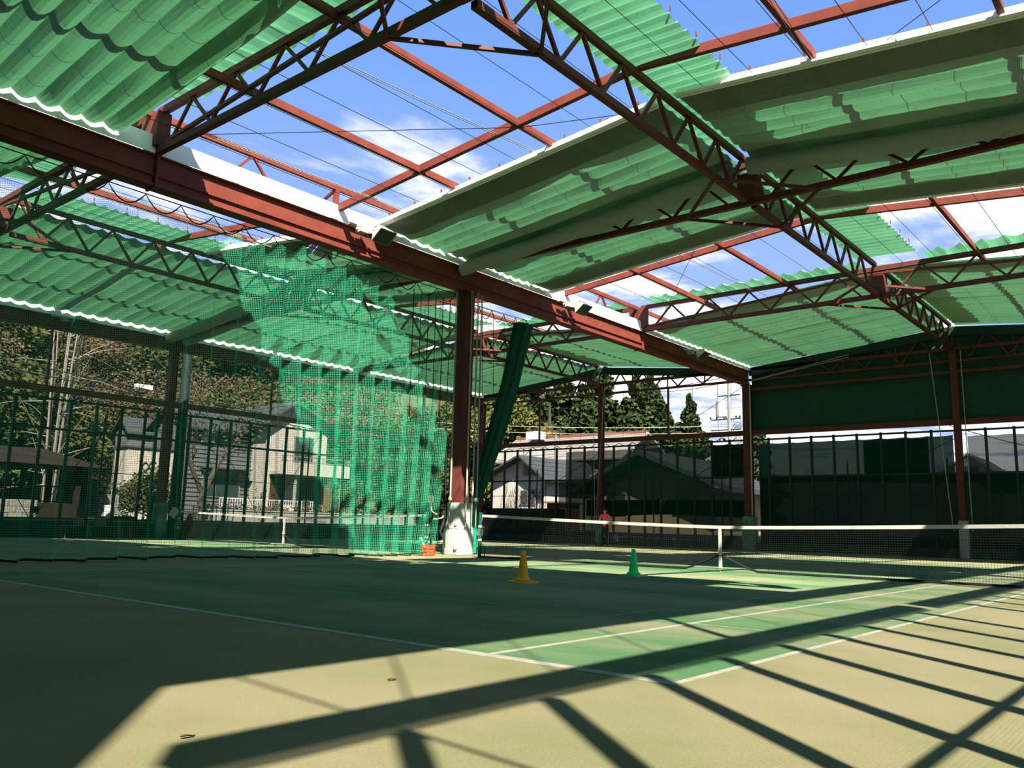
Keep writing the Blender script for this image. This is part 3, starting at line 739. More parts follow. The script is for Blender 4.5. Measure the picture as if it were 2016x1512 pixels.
screen(-3.1, 4.9, 3.0, 4.66, SCREEN, 'upper green screen before the white gabled houses at right', seed=9)

# ------------------------------------------------------------------ divider curtain net
def curtain():
    e = empty('curtain_net', (0, YV+0.1, 0), 'long green divider net hanging in folds left of the centre column', 'net')
    xa, xb = XT[0]+0.3, X1-0.35
    per = 0.56; nf = round((xb-xa)/per); P = []; uvs = []; nz = 36; ns = 8
    cols = nf*ns
    # arc length
    def yfold(t, z):
        k = t*nf; am = 0.20+0.08*noise.noise(Vector((k*0.23, z*0.15, 3)))
        ph = 2*math.pi*k + 0.9*noise.noise(Vector((k*0.31, z*0.2, 8)))
        return am*math.sin(ph)+0.03*math.sin(2*ph+1.0)
    for j in range(nz+1):
        v_ = j/nz; row = []; arc = 0; prev = None
        for i in range(cols+1):
            t = i/cols; x = xa+(xb-xa)*t
            ph = (t*nf*0.75) % 1.0
            top = 7.18-0.28*4*ph*(1-ph); z = 0.02+(top-0.02)*v_
            # lower edge drifts to the near court, folds lean with height
            lean = -0.45*(1-v_)**2
            x2 = x+0.25*math.sin(t*9.0)*(1-v_)*0.3 - 0.62*(1-v_)**1.6*max(0, (x-(xb-6))/6)
            yv = yfold(t, z)*(0.75+0.35*(1-v_))+lean*min(1, max(0, (xb-x)/4))
            p = Vector((x2, yv, z)); row.append(p)
            arc = i*((xb-xa)*1.9/cols); uvs.append((arc, z))
        P.append(row)
    o = MB().grid(P).build('netting', NETGREEN, e); me = o.data; ul = me.uv_layers.new(name='UVMap')
    uva = np.array(uvs, dtype=np.float32); li = np.zeros(len(me.loops), dtype=np.int32); me.loops.foreach_get('vertex_index', li)
    ul.data.foreach_set('uv', uva[li].ravel())
    MB().tube([(xa, 0, 7.2), (xb, 0, 7.2)], 0.012, 5).build('top_wire', WIRE, e)
    n = nf*6; pts = []
    for i in range(n+1):
        t = i/n; ph = (t*nf*0.75) % 1.0; pts.append((xa+(xb-xa)*t, 0, 7.19-0.28*4*ph*(1-ph)))
    MB().tube(pts, 0.014, 4).build('top_rope', DARKROPE, e)
    pts = [tuple(P[0][i]) for i in range(0, cols+1, 2)]
    pts = [(x, y, 0.03+0.05*abs(math.sin(i*0.37))*abs(math.sin(i*0.11))) for i, (x, y, z) in enumerate(pts)]
    MB().tube(pts, 0.022, 5).build('bottom_rope', DARKROPE, e)
    # gathered vertical cords near the column
    for q in range(6):
        x = 11.0+q*0.28
        MB().tube([(x, 0.02, 7.0), (x+0.03, 0.03, 4.0), (x+0.12, 0.0, 0.2)], 0.016, 4).build('gather_cord', DARKROPE, e)
curtain()
def bundle():
    e = empty('tied_net_bundle', (0, YV+0.25, 0), 'dark green net gathered into a slanting bundle right of the centre column', 'net')
    path = [(15.85, 0, 7.0), (15.55, 0.0, 6.0), (15.25, 0, 5.0), (14.85, 0, 3.9), (14.45, 0, 2.9), (14.05, 0, 1.9), (13.75, -0.02, 1.3)]
    rad = [0.34, 0.32, 0.30, 0.31, 0.27, 0.2, 0.13]
    n = 40; V = []; F = []; 
    m = MB(); K = 24; P = []
    for i in range(K+1):
        t = i/K*(len(path)-1); a = int(min(t, len(path)-2)); fr = t-a
        c = Vector(path[a]).lerp(Vector(path[a+1]), fr); r = rad[a]+(rad[a+1]-rad[a])*fr; row = []
        for k in range(n+1):
            an = 2*math.pi*k/n
            rr_ = r*(1+0.16*math.sin(an*7+1.3)+0.10*math.sin(an*13+i*0.15))
            row.append((c.x+rr_*math.cos(an), c.y+rr_*0.6*math.sin(an), c.z))
        P.append(row)
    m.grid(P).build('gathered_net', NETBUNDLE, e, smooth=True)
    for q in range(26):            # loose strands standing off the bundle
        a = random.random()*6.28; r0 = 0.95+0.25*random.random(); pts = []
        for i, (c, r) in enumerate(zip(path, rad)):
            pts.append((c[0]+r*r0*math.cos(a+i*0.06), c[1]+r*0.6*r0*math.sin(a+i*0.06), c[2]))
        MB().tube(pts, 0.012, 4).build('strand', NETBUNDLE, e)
    # messy tail by the net post
    for q in range(110):
        a = random.random()*6.28; x = 13.38+random.random()*0.6; z = 0.1+random.random()*1.25
        pts = []
        for i in range(6):
            pts.append((x+random.uniform(-.13, .13), random.uniform(-.18, .18), max(0.02, z+random.uniform(-.3, .25))))
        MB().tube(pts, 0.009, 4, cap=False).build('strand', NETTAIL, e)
    P = []
    for i in range(13):
        z = 0.03+1.35*i/12; row = []
        for k in range(25):
            an = 2*math.pi*k/24; r = (0.23-0.07*abs(z-0.55))*(1+0.3*noise.noise(Vector((math.cos(an)*2, math.sin(an)*2, z*4))))
            row.append((13.68+r*math.cos(an)*1.05, r*0.7*math.sin(an), z))
        P.append(row)
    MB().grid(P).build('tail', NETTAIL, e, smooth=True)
    wavy((13.2, 0, 7.1), (16.0, 0, 7.15), 50, 0.3, 5, 0.013, DARKROPE, 'top_rope', e)
    MB().tube([(13.2, 0, 7.12), (16.0, 0, 7.16)], 0.01, 4).build('top_wire', WIRE, e)
    for x in (13.45, 13.9, 14.4, 14.9):
        MB().tube([(x, 0, 7.05), (x+0.1, 0, 4.5), (14.2, 0, 2.2)], 0.010, 4).build('gather_cord', DARKROPE, e)
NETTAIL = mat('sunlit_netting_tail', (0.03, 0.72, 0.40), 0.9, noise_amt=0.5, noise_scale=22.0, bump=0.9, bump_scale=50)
bundle()

# ------------------------------------------------------------------ column padding and ropes
PAD = mat('mint_padding', (0.60, 0.72, 0.64), 0.75, col2=(0.70, 0.76, 0.68), noise_scale=3.0, bump=0.3, bump_scale=8)
def pad(x, y, z1, w, label, m, taper=1.25):
    e = empty('column_padding', (x, y, 0), label, 'padding')
    P = []
    for i in range(15):
        z = 0.01+z1*i/14; row = []; b = taper if z < z1*0.45 else 1.0+(taper-1.0)*max(0, 1-(z-z1*0.45)/0.25)
        for k in range(33):
            an = 2*math.pi*k/32; ca, sa = math.cos(an), math.sin(an)
            q = 1.0/max(abs(ca), abs(sa))**0.75
            r = w*b*q*(1+0.05*noise.noise(Vector((ca*1.7, sa*1.7, z*3.1))))
            row.append((r*ca, r*sa, z))
        P.append(row)
    MB().grid(P).build('wrap', m, e, smooth=True)
    MB().tube([P[7][k] for k in range(33)], 0.012, 4).build('tie', ROPE, e)
    return e
p = pad(X1, YV, 1.38, 0.255, 'white padded wrap around the foot of the centre column', PAD)
for (dx, dy, zz) in ((-0.26, -0.15, 0.75), (-0.24, -0.22, 0.35), (-0.31, -0.2, 0.12)):
    MB().lathe([(0.02, 0), (0.06, 0.03), (0.06, 0.1), (0.02, 0.13)], 8, (dx, dy, zz)).build('knot', ROPE, p)
PAD2 = mat('pale_green_padding', (0.28, 0.48, 0.36), 0.8, col2=(0.06, 0.22, 0.10), noise_scale=2.0)
pad(X1, YL, 1.35, 0.22, 'pale green padded wrap at the left fence column foot', PAD2, 1.05)
pad(XT[4], YV, 1.45, 0.27, 'pale padding at the foot of the far wall column', PAD2, 1.05)
pad(XT[4], RIDGE[1], 1.4, 0.2, 'grey-green padding on the thin far column behind the pink player', PAD2, 1.0)
pad(XT[4], RIDGE[0], 1.4, 0.17, 'pale padding on the thin far column behind the near net', mat('far_pad', (0.55, 0.62, 0.56), 0.8), 1.0)
rp = [((-0.31, 0.1), 'leftmost pale rope tied on the centre column'), ((-0.1, -0.30), 'pale rope down the front of the centre column'),
      ((0.12, -0.32), 'pale rope down the right front of the centre column'), ((0.42, -0.2), 'pale rope hanging just right of the centre column')]
for k, ((dx, dy), lb) in enumerate(rp):
    e = empty('pull_rope', (X1+dx, YV+dy, 0), lb, 'rope', 'ropes on the centre column')
    zt = 7.3
    MB().tube([(0, 0, zt), (0.01, -0.01, 4.0), (-0.02, -0.05, 1.5), (-0.04, -0.07, 0.75)], 0.013, 5).build('rope', ROPE, e)
    MB().tube([(0.05, 0, zt), (0.04, -0.01, 4.0), (0.0, -0.06, 1.5)], 0.013, 5).build('rope', ROPE, e)
    MB().lathe([(0.02, 0), (0.05, 0.03), (0.05, 0.09), (0.02, 0.13)], 8, (-0.02, -0.05, 1.42)).build('cleat_knot', ROPE, e)
for k, (x, y, x2, y2, lb) in enumerate([(XT[4]-0.25, RIDGE[1]+0.35, XT[4]-0.3, RIDGE[1]+0.15, 'pale rope pair hanging by the far column behind the pink player'),
                                        (XT[4]-0.2, RIDGE[0]+0.8, XT[4]-0.25, RIDGE[0]+0.3, 'slanting pale rope on the dark green gable'),
                                        (XT[4]-0.2, RIDGE[0]-0.3, XT[4]-0.25, RIDGE[0]-0.35, 'straight pale rope on the dark green gable')]):
    e = empty('pull_rope', (0, 0, 0), lb, 'rope')
    MB().tube([(x, y, 7.9), (x2, y2, 1.0)], 0.016, 4).build('rope', ROPE, e)
    if k == 0: MB().tube([(x, y-0.7, 7.9), (x2, y2-0.05, 1.0)], 0.016, 4).build('rope', ROPE, e)
o = empty('pull_rope', (0, 0, 0), 'pale cord slanting up the gable from the valley column', 'rope')
for a in (0.0, 0.25): MB().tube([(XT[4]-0.25, YV-0.2, 7.45), (XT[4]-0.2, YV-4.6, 8.1+a*0.4)], 0.014, 4).build('rope', ROPE, o)
o = MB().tube([(0,0,0), (0,0,5.9)], 0.03, 6).build('conduit_pipe', WHITE, loc=(XT[4]-0.22, YV-0.22, 1.5)); tag(o, 'white conduit pipe on the far wall column', 'pipe')

# ------------------------------------------------------------------ tennis nets
POSTG = mat('green_post', (0.015, 0.11, 0.06), 0.5)
def tennis_net(xn, yc, lab):
    e = empty('tennis_net', (xn, yc, 0), lab, 'net', 'tennis nets')
    hw = 6.4
    def top(t): return 0.914+(1.07-0.914)*abs(t)**1.3
    def bot(t):
        y = abs(t)*hw
        return 0.03+max(0, 0.30*(1-y/0.75)) if y < 0.75 else 0.03
    m = MB(); n = int(2*hw/0.045)
    def strand(pts, r=0.0026):
        m.tube(pts, r, 3, cap=False)
    for i in range(n+1):
        t = -1+2*i/n; y = t*hw
        strand([(0, y, bot(t)), (0, y, top(t)-0.04)])
    rows = 22
    for j in range(rows):
        pts = []
        for i in range(65):
            t = -1+2*i/64; pts.append((0, t*hw, bot(t)+(top(t)-0.04-bot(t))*(j+0.5)/rows))
        strand(pts)
    o = m.build('netting', NETBLACK, e); o['kind'] = 'stuff'
    P = [[], [], [], [], []]
    for i in range(65):
        t = -1+2*i/64; y = t*hw; z = top(t)
        for q, (dx, dz) in enumerate(((-0.012, -0.065), (-0.012, 0), (0.012, 0), (0.012, -0.065), (-0.012, -0.065))): P[q].append((dx, y, z+dz))
    MB().grid(P).build('tape', TAPE, e)
    MB().box(-0.02, 0.02, -0.03, 0.03, 0.07, 0.914).build('centre_strap', TAPE, e)
    MB().box(-0.028, 0.028, -0.04, 0.04, 0.36, 0.44).build('buckle', TAPE, e)
    MB().tube([(0, 0, 0), (0, 0, 0.08)], 0.006, 4).build('anchor_hook', GALV, e)
    for k in range(2):
        pts = []
        for i in range(81):
            t = -1+2*i/80; pts.append((0.012*(k*2-1), t*hw, bot(t)+0.015*k))
        MB().tube(pts, 0.014, 4).build('bottom_cord', NETBLACK, e)
    for s in (-1, 1):
        p = MB().lathe([(0.045, 0), (0.045, 1.08), (0.05, 1.08), (0.05, 1.11), (0.02, 1.12)], 12, (0, s*(hw+0.06), 0)).build('post', POSTG, e)
        MB().box(-0.05, 0.07, s*(hw+0.06)-0.03, s*(hw+0.06)+0.03, 0.55, 0.72).build('winder', GALV, p)
        MB().tube([(0, s*hw, top(1)), (0, s*(hw+0.06), 1.08)], 0.008, 4).build('cable', WIRE, p)
        MB().tube([(0, s*(hw-0.02), 1.0), (0.02, s*(hw+0.06), 0.8), (0, s*(hw+0.06), 0.75)], 0.008, 4).build('lace', ROPE, p)
        for zz in (0.75, 0.42): MB().lathe([(0.055, 0), (0.055, 0.05)], 10, (0, s*(hw+0.06), zz)).build('tie', TAPE, p)
        if s > 0: MB().tube([(0.0, s*(hw-0.03), 0.35), (0.0, s*(hw-0.12), 0.2), (0, s*(hw-0.1), 0.02)], 0.012, 4).build('loose_cord', NETBLACK, p)
tennis_net(11.885, 5.485, 'black tennis net with white band across the near court')
tennis_net(12.5, 20.9, 'far court tennis net seen through the green curtain')

# ------------------------------------------------------------------ cones, crate, balls
def cone(x, y, h, m, label, band=False, group=None):
    e = empty('traffic_cone', (x, y, 0), label, 'cone', group)
    b = MB(); w = 0.19*h/0.45*1.0
    c = 0.05
    pts = [(-w, -w+c), (-w+c, -w), (w-c, -w), (w, -w+c), (w, w-c), (w-c, w), (-w+c, w), (-w, w-c)]
    n = 8; V = [(px, py, 0) for px, py in pts]+[(px*0.98, py*0.98, 0.028) for px, py in pts]
    b.add(V, [tuple(range(7, -1, -1)), tuple(range(8, 16))]+[(k, (k+1) % 8, 8+(k+1) % 8, 8+k) for k in range(8)])
    b.build('base', m, e)
    s = h/0.45
    MB().lathe([(0.115*s, 0.026), (0.118*s, 0.055), (0.098*s, 0.062), (0.085*s, 0.075), (0.078*s, 0.10), (0.034*s, h-0.008), (0.030*s, h), (0.022*s, h)], 28).build('body', m, e, smooth=True)
    return e
cone(5.64, 5.55, 0.46, mat('yellow_plastic', (1.75, 0.78, 0.02), 0.5, noise_amt=0.15), 'yellow plastic cone standing on the court centre mark')
cone(8.83, 5.64, 0.46, mat('green_plastic', (0.04, 1.35, 0.42), 0.45, noise_amt=0.1), 'bright green plastic cone in front of the near net')
RED = mat('red_plastic', (0.42, 0.03, 0.035), 0.5)
cone(11.25, 29.1, 0.42, RED, 'small red cone by the left fence, left of the pair', group='red cones by the fence')
cone(11.55, 29.1, 0.42, RED, 'small red cone by the left fence, right of the pair', group='red cones by the fence')
BALL = mat('tennis_felt', (0.55, 0.62, 0.08), 0.95)
for x, y, lb in ((12.75, 11.0, 'yellow tennis ball beyond the near net beside its post'), (11.0, 13.95, 'yellow tennis ball by the orange crate'), (1.72, 0.55, 'tiny leaf-like ball fragment')):
    if 'tiny' in lb: continue
    e = empty('tennis_ball', (x, y, 0.033), lb, 'ball')
    MB().lathe([(0.002, -0.033), (0.017, -0.028), (0.028, -0.0165), (0.033, 0), (0.028, 0.0165), (0.017, 0.028), (0.002, 0.033)], 14).build('felt', BALL, e, smooth=True)
    MB().tube([(0.0333*math.cos(a)*math.cos(0.35*math.sin(2*a)), 0.0333*math.sin(a)*math.cos(0.35*math.sin(2*a)), 0.0333*math.sin(0.35*math.sin(2*a))) for a in np.linspace(0, 6.283, 24)], 0.0015, 3).build('seam', WHITE, e)
ORANGE = mat('orange_plastic', (0.72, 0.13, 0.035), 0.5)
e = empty('plastic_crate', (11.62, 13.45, 0), 'orange plastic crate of gear at the foot of the curtain net', 'crate', rz=0.7)
w2, d2, h2 = 0.19, 0.15, 0.26
MB().box(-w2*.88, w2*.88, -d2*.88, d2*.88, 0.0, 0.02).build('bottom', ORANGE, e)
for sx in (-1, 1):
    for j in range(3): MB().bar((sx*w2*(0.9+0.05*j), -d2*(0.9+.05*j), 0.05+0.08*j), (sx*w2*(0.9+.05*j), d2*(0.9+.05*j), 0.05+0.08*j), 0.016, 0.05).build('side_slat', ORANGE, e)
    for j in range(3): MB().bar((-w2*(0.9+.05*j), sx*d2*(0.9+.05*j), 0.05+0.08*j), (w2*(0.9+.05*j), sx*d2*(0.9+.05*j), 0.05+0.08*j), 0.016, 0.05).build('side_slat', ORANGE, e)
    for sy in (-1, 1): MB().bar((sx*w2*.88, sy*d2*.88, 0), (sx*w2*1.04, sy*d2*1.04, h2), 0.03).build('corner_post', ORANGE, e)
for a, b in (((-1, -1), (1, -1)), ((1, -1), (1, 1)), ((1, 1), (-1, 1)), ((-1, 1), (-1, -1))):
    MB().bar((a[0]*w2*1.06, a[1]*d2*1.06, h2), (b[0]*w2*1.06, b[1]*d2*1.06, h2), 0.03, 0.03).build('rim', ORANGE, e)
for k, (x, y, lean, m, lb, nm) in enumerate([(11.55, 13.42, (-0.16, 0.1, 0.42), WHITE, 'white tube sticking out of the orange crate', 'ball_tube'),
                                         (11.70, 13.46, (0.02, 0.0, 0.75), GREENSHEET, 'dark green stick standing in the orange crate', 'stick')]):
    e = empty(nm, (x, y, 0.02), lb, 'tube' if k == 0 else 'stick')
    MB().tube([(0, 0, 0), lean], 0.03 if k == 0 else 0.02, 8).build('shaft', m, e); MB().tube([lean, tuple(1.04*c for c in lean)], 0.032 if k == 0 else 0.024, 8).build('cap', m, e)
e = empty('net_scrap', (11.48, 13.55, 0.2), 'scrap of green netting spilling over the crate edge', 'net')
for q in range(10):
    pts = [(random.uniform(-.2, .1), random.uniform(-.1, .1), random.uniform(0.06, .2)) for i in range(5)]
    MB().tube(pts, 0.012, 4).build('strand', NETTAIL, e)
# dry leaves on the near floor
LEAF = mat('dry_leaf', (0.22, 0.12, 0.05), 0.8)
for x, y, lb in ((-1.0, 1.1, 'dry brown leaf lying on the sunlit floor'), (-2.35, 0.75, 'dry leaf near the lower left shadow edge')):
    P = [[(i*0.012-0.03, (j-1)*0.012*math.sin(math.pi*(i+0.5)/6), 0.004+0.006*abs(j-1)+0.003*math.sin(i)) for j in range(3)] for i in range(6)]
    o = MB().grid(P).build('dry_leaf', LEAF, loc=(x, y, 0.002)); tag(o, lb, 'leaf')

# ------------------------------------------------------------------ benches and bags by the left fence
BENCH = mat('bench_plank', (0.10, 0.16, 0.13), 0.6); BLEG = mat('bench_leg', (0.20, 0.20, 0.17), 0.5, metal=0.5)
def bench(x, y, L_, label):
    e = empty('bench', (x, y, 0), label, 'bench', 'benches along the left fence')
    for k in range(3): MB().box(-L_/2, L_/2, -0.18+k*0.125, -0.07+k*0.125, 0.42, 0.45).build('plank', BENCH, e)
    for xx in (-L_/2+0.2, 0, L_/2-0.2):
        for yy in (-0.16, 0.16): MB().tube([(xx, yy, 0), (xx, yy*0.85, 0.42)], 0.018, 6).build('leg', BLEG, e)
        MB().bar((xx, -0.16, 0.40), (xx, 0.16, 0.40), 0.03).build('crossbar', BLEG, e)
bench(9.85, 28.7, 2.1, 'low bench with bags under the gazebo side of the fence')
bench(14.2, 28.75, 1.6, 'low dark bench with a red bag under the fence')
def bag(x, y, z, w, d, h, m, label, handles=True):
    e = empty('sports_bag', (x, y, z), label, 'bag')
    P = []
    for i in range(8):
        t = i/7; row = []; s = 1-0.25*t**2
        for k in range(17):
            a = 2*math.pi*k/16; q = 1/max(abs(math.cos(a)), abs(math.sin(a)))**0.6
            row.append((w/2*s*q*math.cos(a)*(1+0.06*noise.noise(Vector((a, t*3, x)))), d/2*s*q*math.sin(a), 0.005+h*t))
        P.append(row)
    MB().grid(P).add([tuple(p) for p in P[7][:16]], [tuple(range(16))]).build('body', m, e, smooth=True)
    if handles: MB().tube([(-w*0.25, 0, h*0.95), (-w*0.2, 0, h*1.35), (w*0.2, 0, h*1.35), (w*0.25, 0, h*0.95)], 0.012, 5).build('handle', m, e)
bag(9.5, 28.72, 0.45, 0.34, 0.22, 0.30, mat('grey_bag', (0.13, 0.17, 0.15), 0.8), 'grey tote bag with handles on the left bench')
bag(10.25, 28.72, 0.45, 0.40, 0.26, 0.34, mat('tan_bag', (0.20, 0.16, 0.10), 0.8), 'tan square bag on the left bench', False)
REDB = mat('red_bag', (0.34, 0.012, 0.02), 0.7)
e = empty('racket_bag', (13.75, 28.55, 0), 'red racket bag leaning over the fence bench', 'bag')
P = []
for i in range(15):
    t = i/14; cx = -0.18*math.sin(t*2.2)+0.1*(1-t); z = 0.18+0.78*t; r = 0.14*math.sin(math.pi*(0.12+0.82*t))+0.03
    P.append([(cx+r*math.cos(2*math.pi*k/14), 0.5*r*math.sin(2*math.pi*k/14), z) for k in range(15)])
MB().grid(P).build('body', REDB, e, smooth=True)
MB().tube([(0.1, -0.05, 0.3), (0.22, -0.1, 0.6), (-0.02, -0.05, 0.92)], 0.014, 5).build('strap', WIRE, e)
o = MB().box(-0.16, 0.16, -0.004, 0.004, -0.2, 0.2).build('paper_notice', WHITE, loc=(13.1+0.35, YL-0.12, 1.0)); o.rotation_euler = (0, 0.5, 0); tag(o, 'white paper notice hung askew on the left fence', 'notice')
o = MB().box(-0.13, 0.13, -0.004, 0.004, -0.22, 0.22).build('paper_notice', WHITE, loc=(8.6, 34.0, 1.55)); tag(o, 'small white notice board left of the gazebo', 'notice')

# ------------------------------------------------------------------ people
SKIN = mat('skin', (0.80, 0.45, 0.31), 0.6); HAIR = mat('dark_hair', (0.012, 0.009, 0.008), 0.6)
def seg_d(p, a, b):
    ab = b-a; t = max(0, min(1, (p-a).dot(ab)/max(ab.length_squared, 1e-9))); return (p-(a+ab*t)).length
def make_person(loc, rz, J, E_, mats, cls, label, scale=1.0, hair=None, extra=None):
    """J: name -> (pos, radius); E_: bone list (a, b); cls: bone -> material index"""
    e = empty('person', loc, label, 'person', rz=rz); e.scale = (scale,)*3
    names = list(J); idx = {n: i for i, n in enumerate(names)}
    me = bpy.data.meshes.new('skeleton'); me.from_pydata([J[n][0] for n in names], [(idx[a], idx[b]) for a, b in E_], [])
    o = bpy.data.objects.new('skeleton', me); COL.objects.link(o)
    md = o.modifiers.new('skin', 'SKIN'); md.use_smooth_shade = True
    sv = me.skin_vertices[0].data
    for i, n in enumerate(names):
        r = J[n][1]; sv[i].radius = (r, r) if not isinstance(r, tuple) else r
        sv[i].use_root = (n == 'pelvis')
    sb = o.modifiers.new('sub', 'SUBSURF'); sb.levels = 2; sb.render_levels = 2
    dg = bpy.context.evaluated_depsgraph_get(); ev = o.evaluated_get(dg)
    nm = bpy.data.meshes.new_from_object(ev); bpy.data.objects.remove(o)
    for m in mats: nm.materials.append(m)
    bones = [(Vector(J[a][0]), Vector(J[b][0]), cls(a, b), 0.5*((J[a][1] if not isinstance(J[a][1], tuple) else J[a][1][0])+(J[b][1] if not isinstance(J[b][1], tuple) else J[b][1][0]))) for a, b in E_]
    for p in nm.polygons:
        c = p.center; best = min(bones, key=lambda q: seg_d(c, q[0], q[1])-q[3]); p.material_index = best[2]; p.use_smooth = True
    b = bpy.data.objects.new('body', nm); COL.objects.link(b); b.parent = e
    hc = Vector(J['head'][0])
    # face: eyes, nose, mouth, ears, hair
    f = -1
    for s in (-1, 1):
        MB().lathe([(0.001, -0.012), (0.010, -0.006), (0.012, 0), (0.010, 0.006), (0.001, 0.012)], 8, (hc.x+s*0.032, hc.y-0.088, hc.z+0.01)).build('eye', HAIR, b)
        MB().lathe([(0.006, -0.03), (0.018, -0.015), (0.020, 0.01), (0.008, 0.03)], 8, (hc.x+s*0.085, hc.y+0.01, hc.z)).build('ear', SKIN, b)
    MB().tube([(hc.x, hc.y-0.085, hc.z+0.015), (hc.x, hc.y-0.108, hc.z-0.02), (hc.x, hc.y-0.09, hc.z-0.03)], [0.008, 0.014, 0.010], 6).build('nose', SKIN, b)
    MB().tube([(hc.x-0.024, hc.y-0.085, hc.z-0.058), (hc.x, hc.y-0.092, hc.z-0.06), (hc.x+0.024, hc.y-0.085, hc.z-0.058)], 0.006, 5).build('mouth', mat('lips', (0.35, 0.10, 0.09), 0.6), b)
    if hair: hair(hc, b)
    return e
def hair_cap(hc, b, m=HAIR, low=-0.02, r=0.108, visor=None):
    P = []
    for i in range(9):
        th = math.pi*0.5*i/8*1.25; row = []
        for k in range(21):
            a = 2*math.pi*k/20; front = max(0, -math.sin(a))
            rr_ = r*(1+0.05*noise.noise(Vector((math.cos(a)*3, math.sin(a)*3, th*2))))
            tt = th*(1-0.42*front)
            row.append((hc.x+0.9*rr_*math.sin(tt)*math.cos(a), hc.y+0.012+1.05*rr_*math.sin(tt)*math.sin(a), hc.z+0.025+1.05*rr_*math.cos(tt)))
        P.append(row)
    MB().grid(P).build('hair', m, b, smooth=True)
    if visor:
        Pv = [[(hc.x+0.08*t2*(1-0.2*q), hc.y-0.085-0.07*q*(1-t2*t2*0.6), hc.z+0.055-0.015*q) for t2 in (-1, -0.5, 0, 0.5, 1)] for q in (0, 0.5, 1)]
        MB().grid(Pv).build('visor', visor, b)
def fingers(J, E_, hand, dirv, side, pre):
    """five short finger chains from the hand joint"""
    h = Vector(J[hand][0]); d = Vector(dirv).normalized(); s = Vector(side).normalized()
    for k in range(4):
        o = (k-1.5)*0.019
        a = h+d*0.045+s*o; L_ = (0.062, 0.075, 0.070, 0.055)[k]
        n1, n2, n3 = f'{pre}f{k}a', f'{pre}f{k}b', f'{pre}f{k}c'
        cu = d.cross(s)
        J[n1] = (tuple(a), 0.0095); J[n2] = (tuple(a+d*L_*0.5-cu*0.008), 0.0085); J[n3] = (tuple(a+d*L_*0.9-cu*0.03), 0.0075)
        E_ += [(hand, n1), (n1, n2), (n2, n3)]
    t1, t2 = f'{pre}t1', f'{pre}t2'
    J[t1] = (tuple(h+s*0.035+d*0.01), 0.011); J[t2] = (tuple(h+s*0.055+d*0.045), 0.009)
    E_ += [(hand, t1), (t1, t2)]
def base_joints():
    J = {'pelvis': ((0, 0, 0.92), (0.125, 0.10)), 'waist': ((0, -0.005, 1.05), (0.115, 0.09)), 'chest': ((0, -0.01, 1.24), (0.135, 0.10)), 'neckb': ((0, 0, 1.38), (0.075, 0.06)),
         'neck': ((0, -0.005, 1.43), 0.048), 'head': ((0, -0.02, 1.53), (0.078, 0.090)), 'crown': ((0, -0.015, 1.60), (0.066, 0.078))}
    E_ = [('pelvis', 'waist'), ('waist', 'chest'), ('chest', 'neckb'), ('neckb', 'neck'), ('neck', 'head'), ('head', 'crown')]
    return J, E_
def add_leg(J, E_, s, hip, knee, ank, toe):
    n = 'L' if s > 0 else 'R'
    J.update({n+'hip': (hip, 0.088), n+'knee': (knee, 0.058), n+'calf': (tuple((Vector(knee)*0.65+Vector(ank)*0.35)+Vector((0, 0.015, 0))), 0.056), n+'ank': (ank, 0.040), n+'heel': ((ank[0], ank[1]+0.03, 0.035), 0.035), n+'toe': (toe, 0.032)})
    E_ += [('pelvis', n+'hip'), (n+'hip', n+'knee'), (n+'knee', n+'calf'), (n+'calf', n+'ank'), (n+'ank', n+'heel'), (n+'ank', n+'toe')]
def add_arm(J, E_, s, sh, el, wr, ha):
    n = 'L' if s > 0 else 'R'
    J.update({n+'sho': (sh, 0.058), n+'slv': (tuple(Vector(sh)*0.45+Vector(el)*0.55), 0.050), n+'elb': (el, 0.040), n+'wri': (wr, 0.027), n+'hand': (ha, (0.036, 0.020))})
    E_ += [('neckb', n+'sho'), (n+'sho', n+'slv'), (n+'slv', n+'elb'), (n+'elb', n+'wri'), (n+'wri', n+'hand')]
def racket(name, label, head, grip_end, m):
    """racket from grip end to head centre"""
    a, c = Vector(grip_end), Vector(head); d = (c-a).normalized()
    e = empty(name, a, label, 'racket')
    c = c-a
    MB().tube([(0, 0, 0), d*0.20], 0.016, 8).build('grip', WHITE, e)
    MB().tube([d*0.20, d*0.36], 0.010, 6).build('throat', m, e)
    up = Vector((0, 0, 1)) if abs(d.z) < 0.9 else Vector((0, 1, 0)); s = VIEWN.cross(d).normalized()
    ring = [d*(0.52+0.17*math.cos(t)) + s*0.13*math.sin(t) for t in np.linspace(0, 2*math.pi, 25)]
    MB().tube(ring, 0.010, 6).build('frame', m, e)
    for q in np.linspace(-0.8, 0.8, 7):
        hl = math.sqrt(1-q*q)
        MB().tube([d*(0.52+0.17*q)-s*0.13*hl, d*(0.52+0.17*q)+s*0.13*hl], 0.002, 3).build('string', WHITE, e)
        MB().tube([d*(0.52-0.17*hl)+s*0.13*q, d*(0.52+0.17*hl)+s*0.13*q], 0.002, 3).build('string', WHITE, e)
    return e
VIEWN = Vector((0.75, 0.65, 0.05)).normalized()
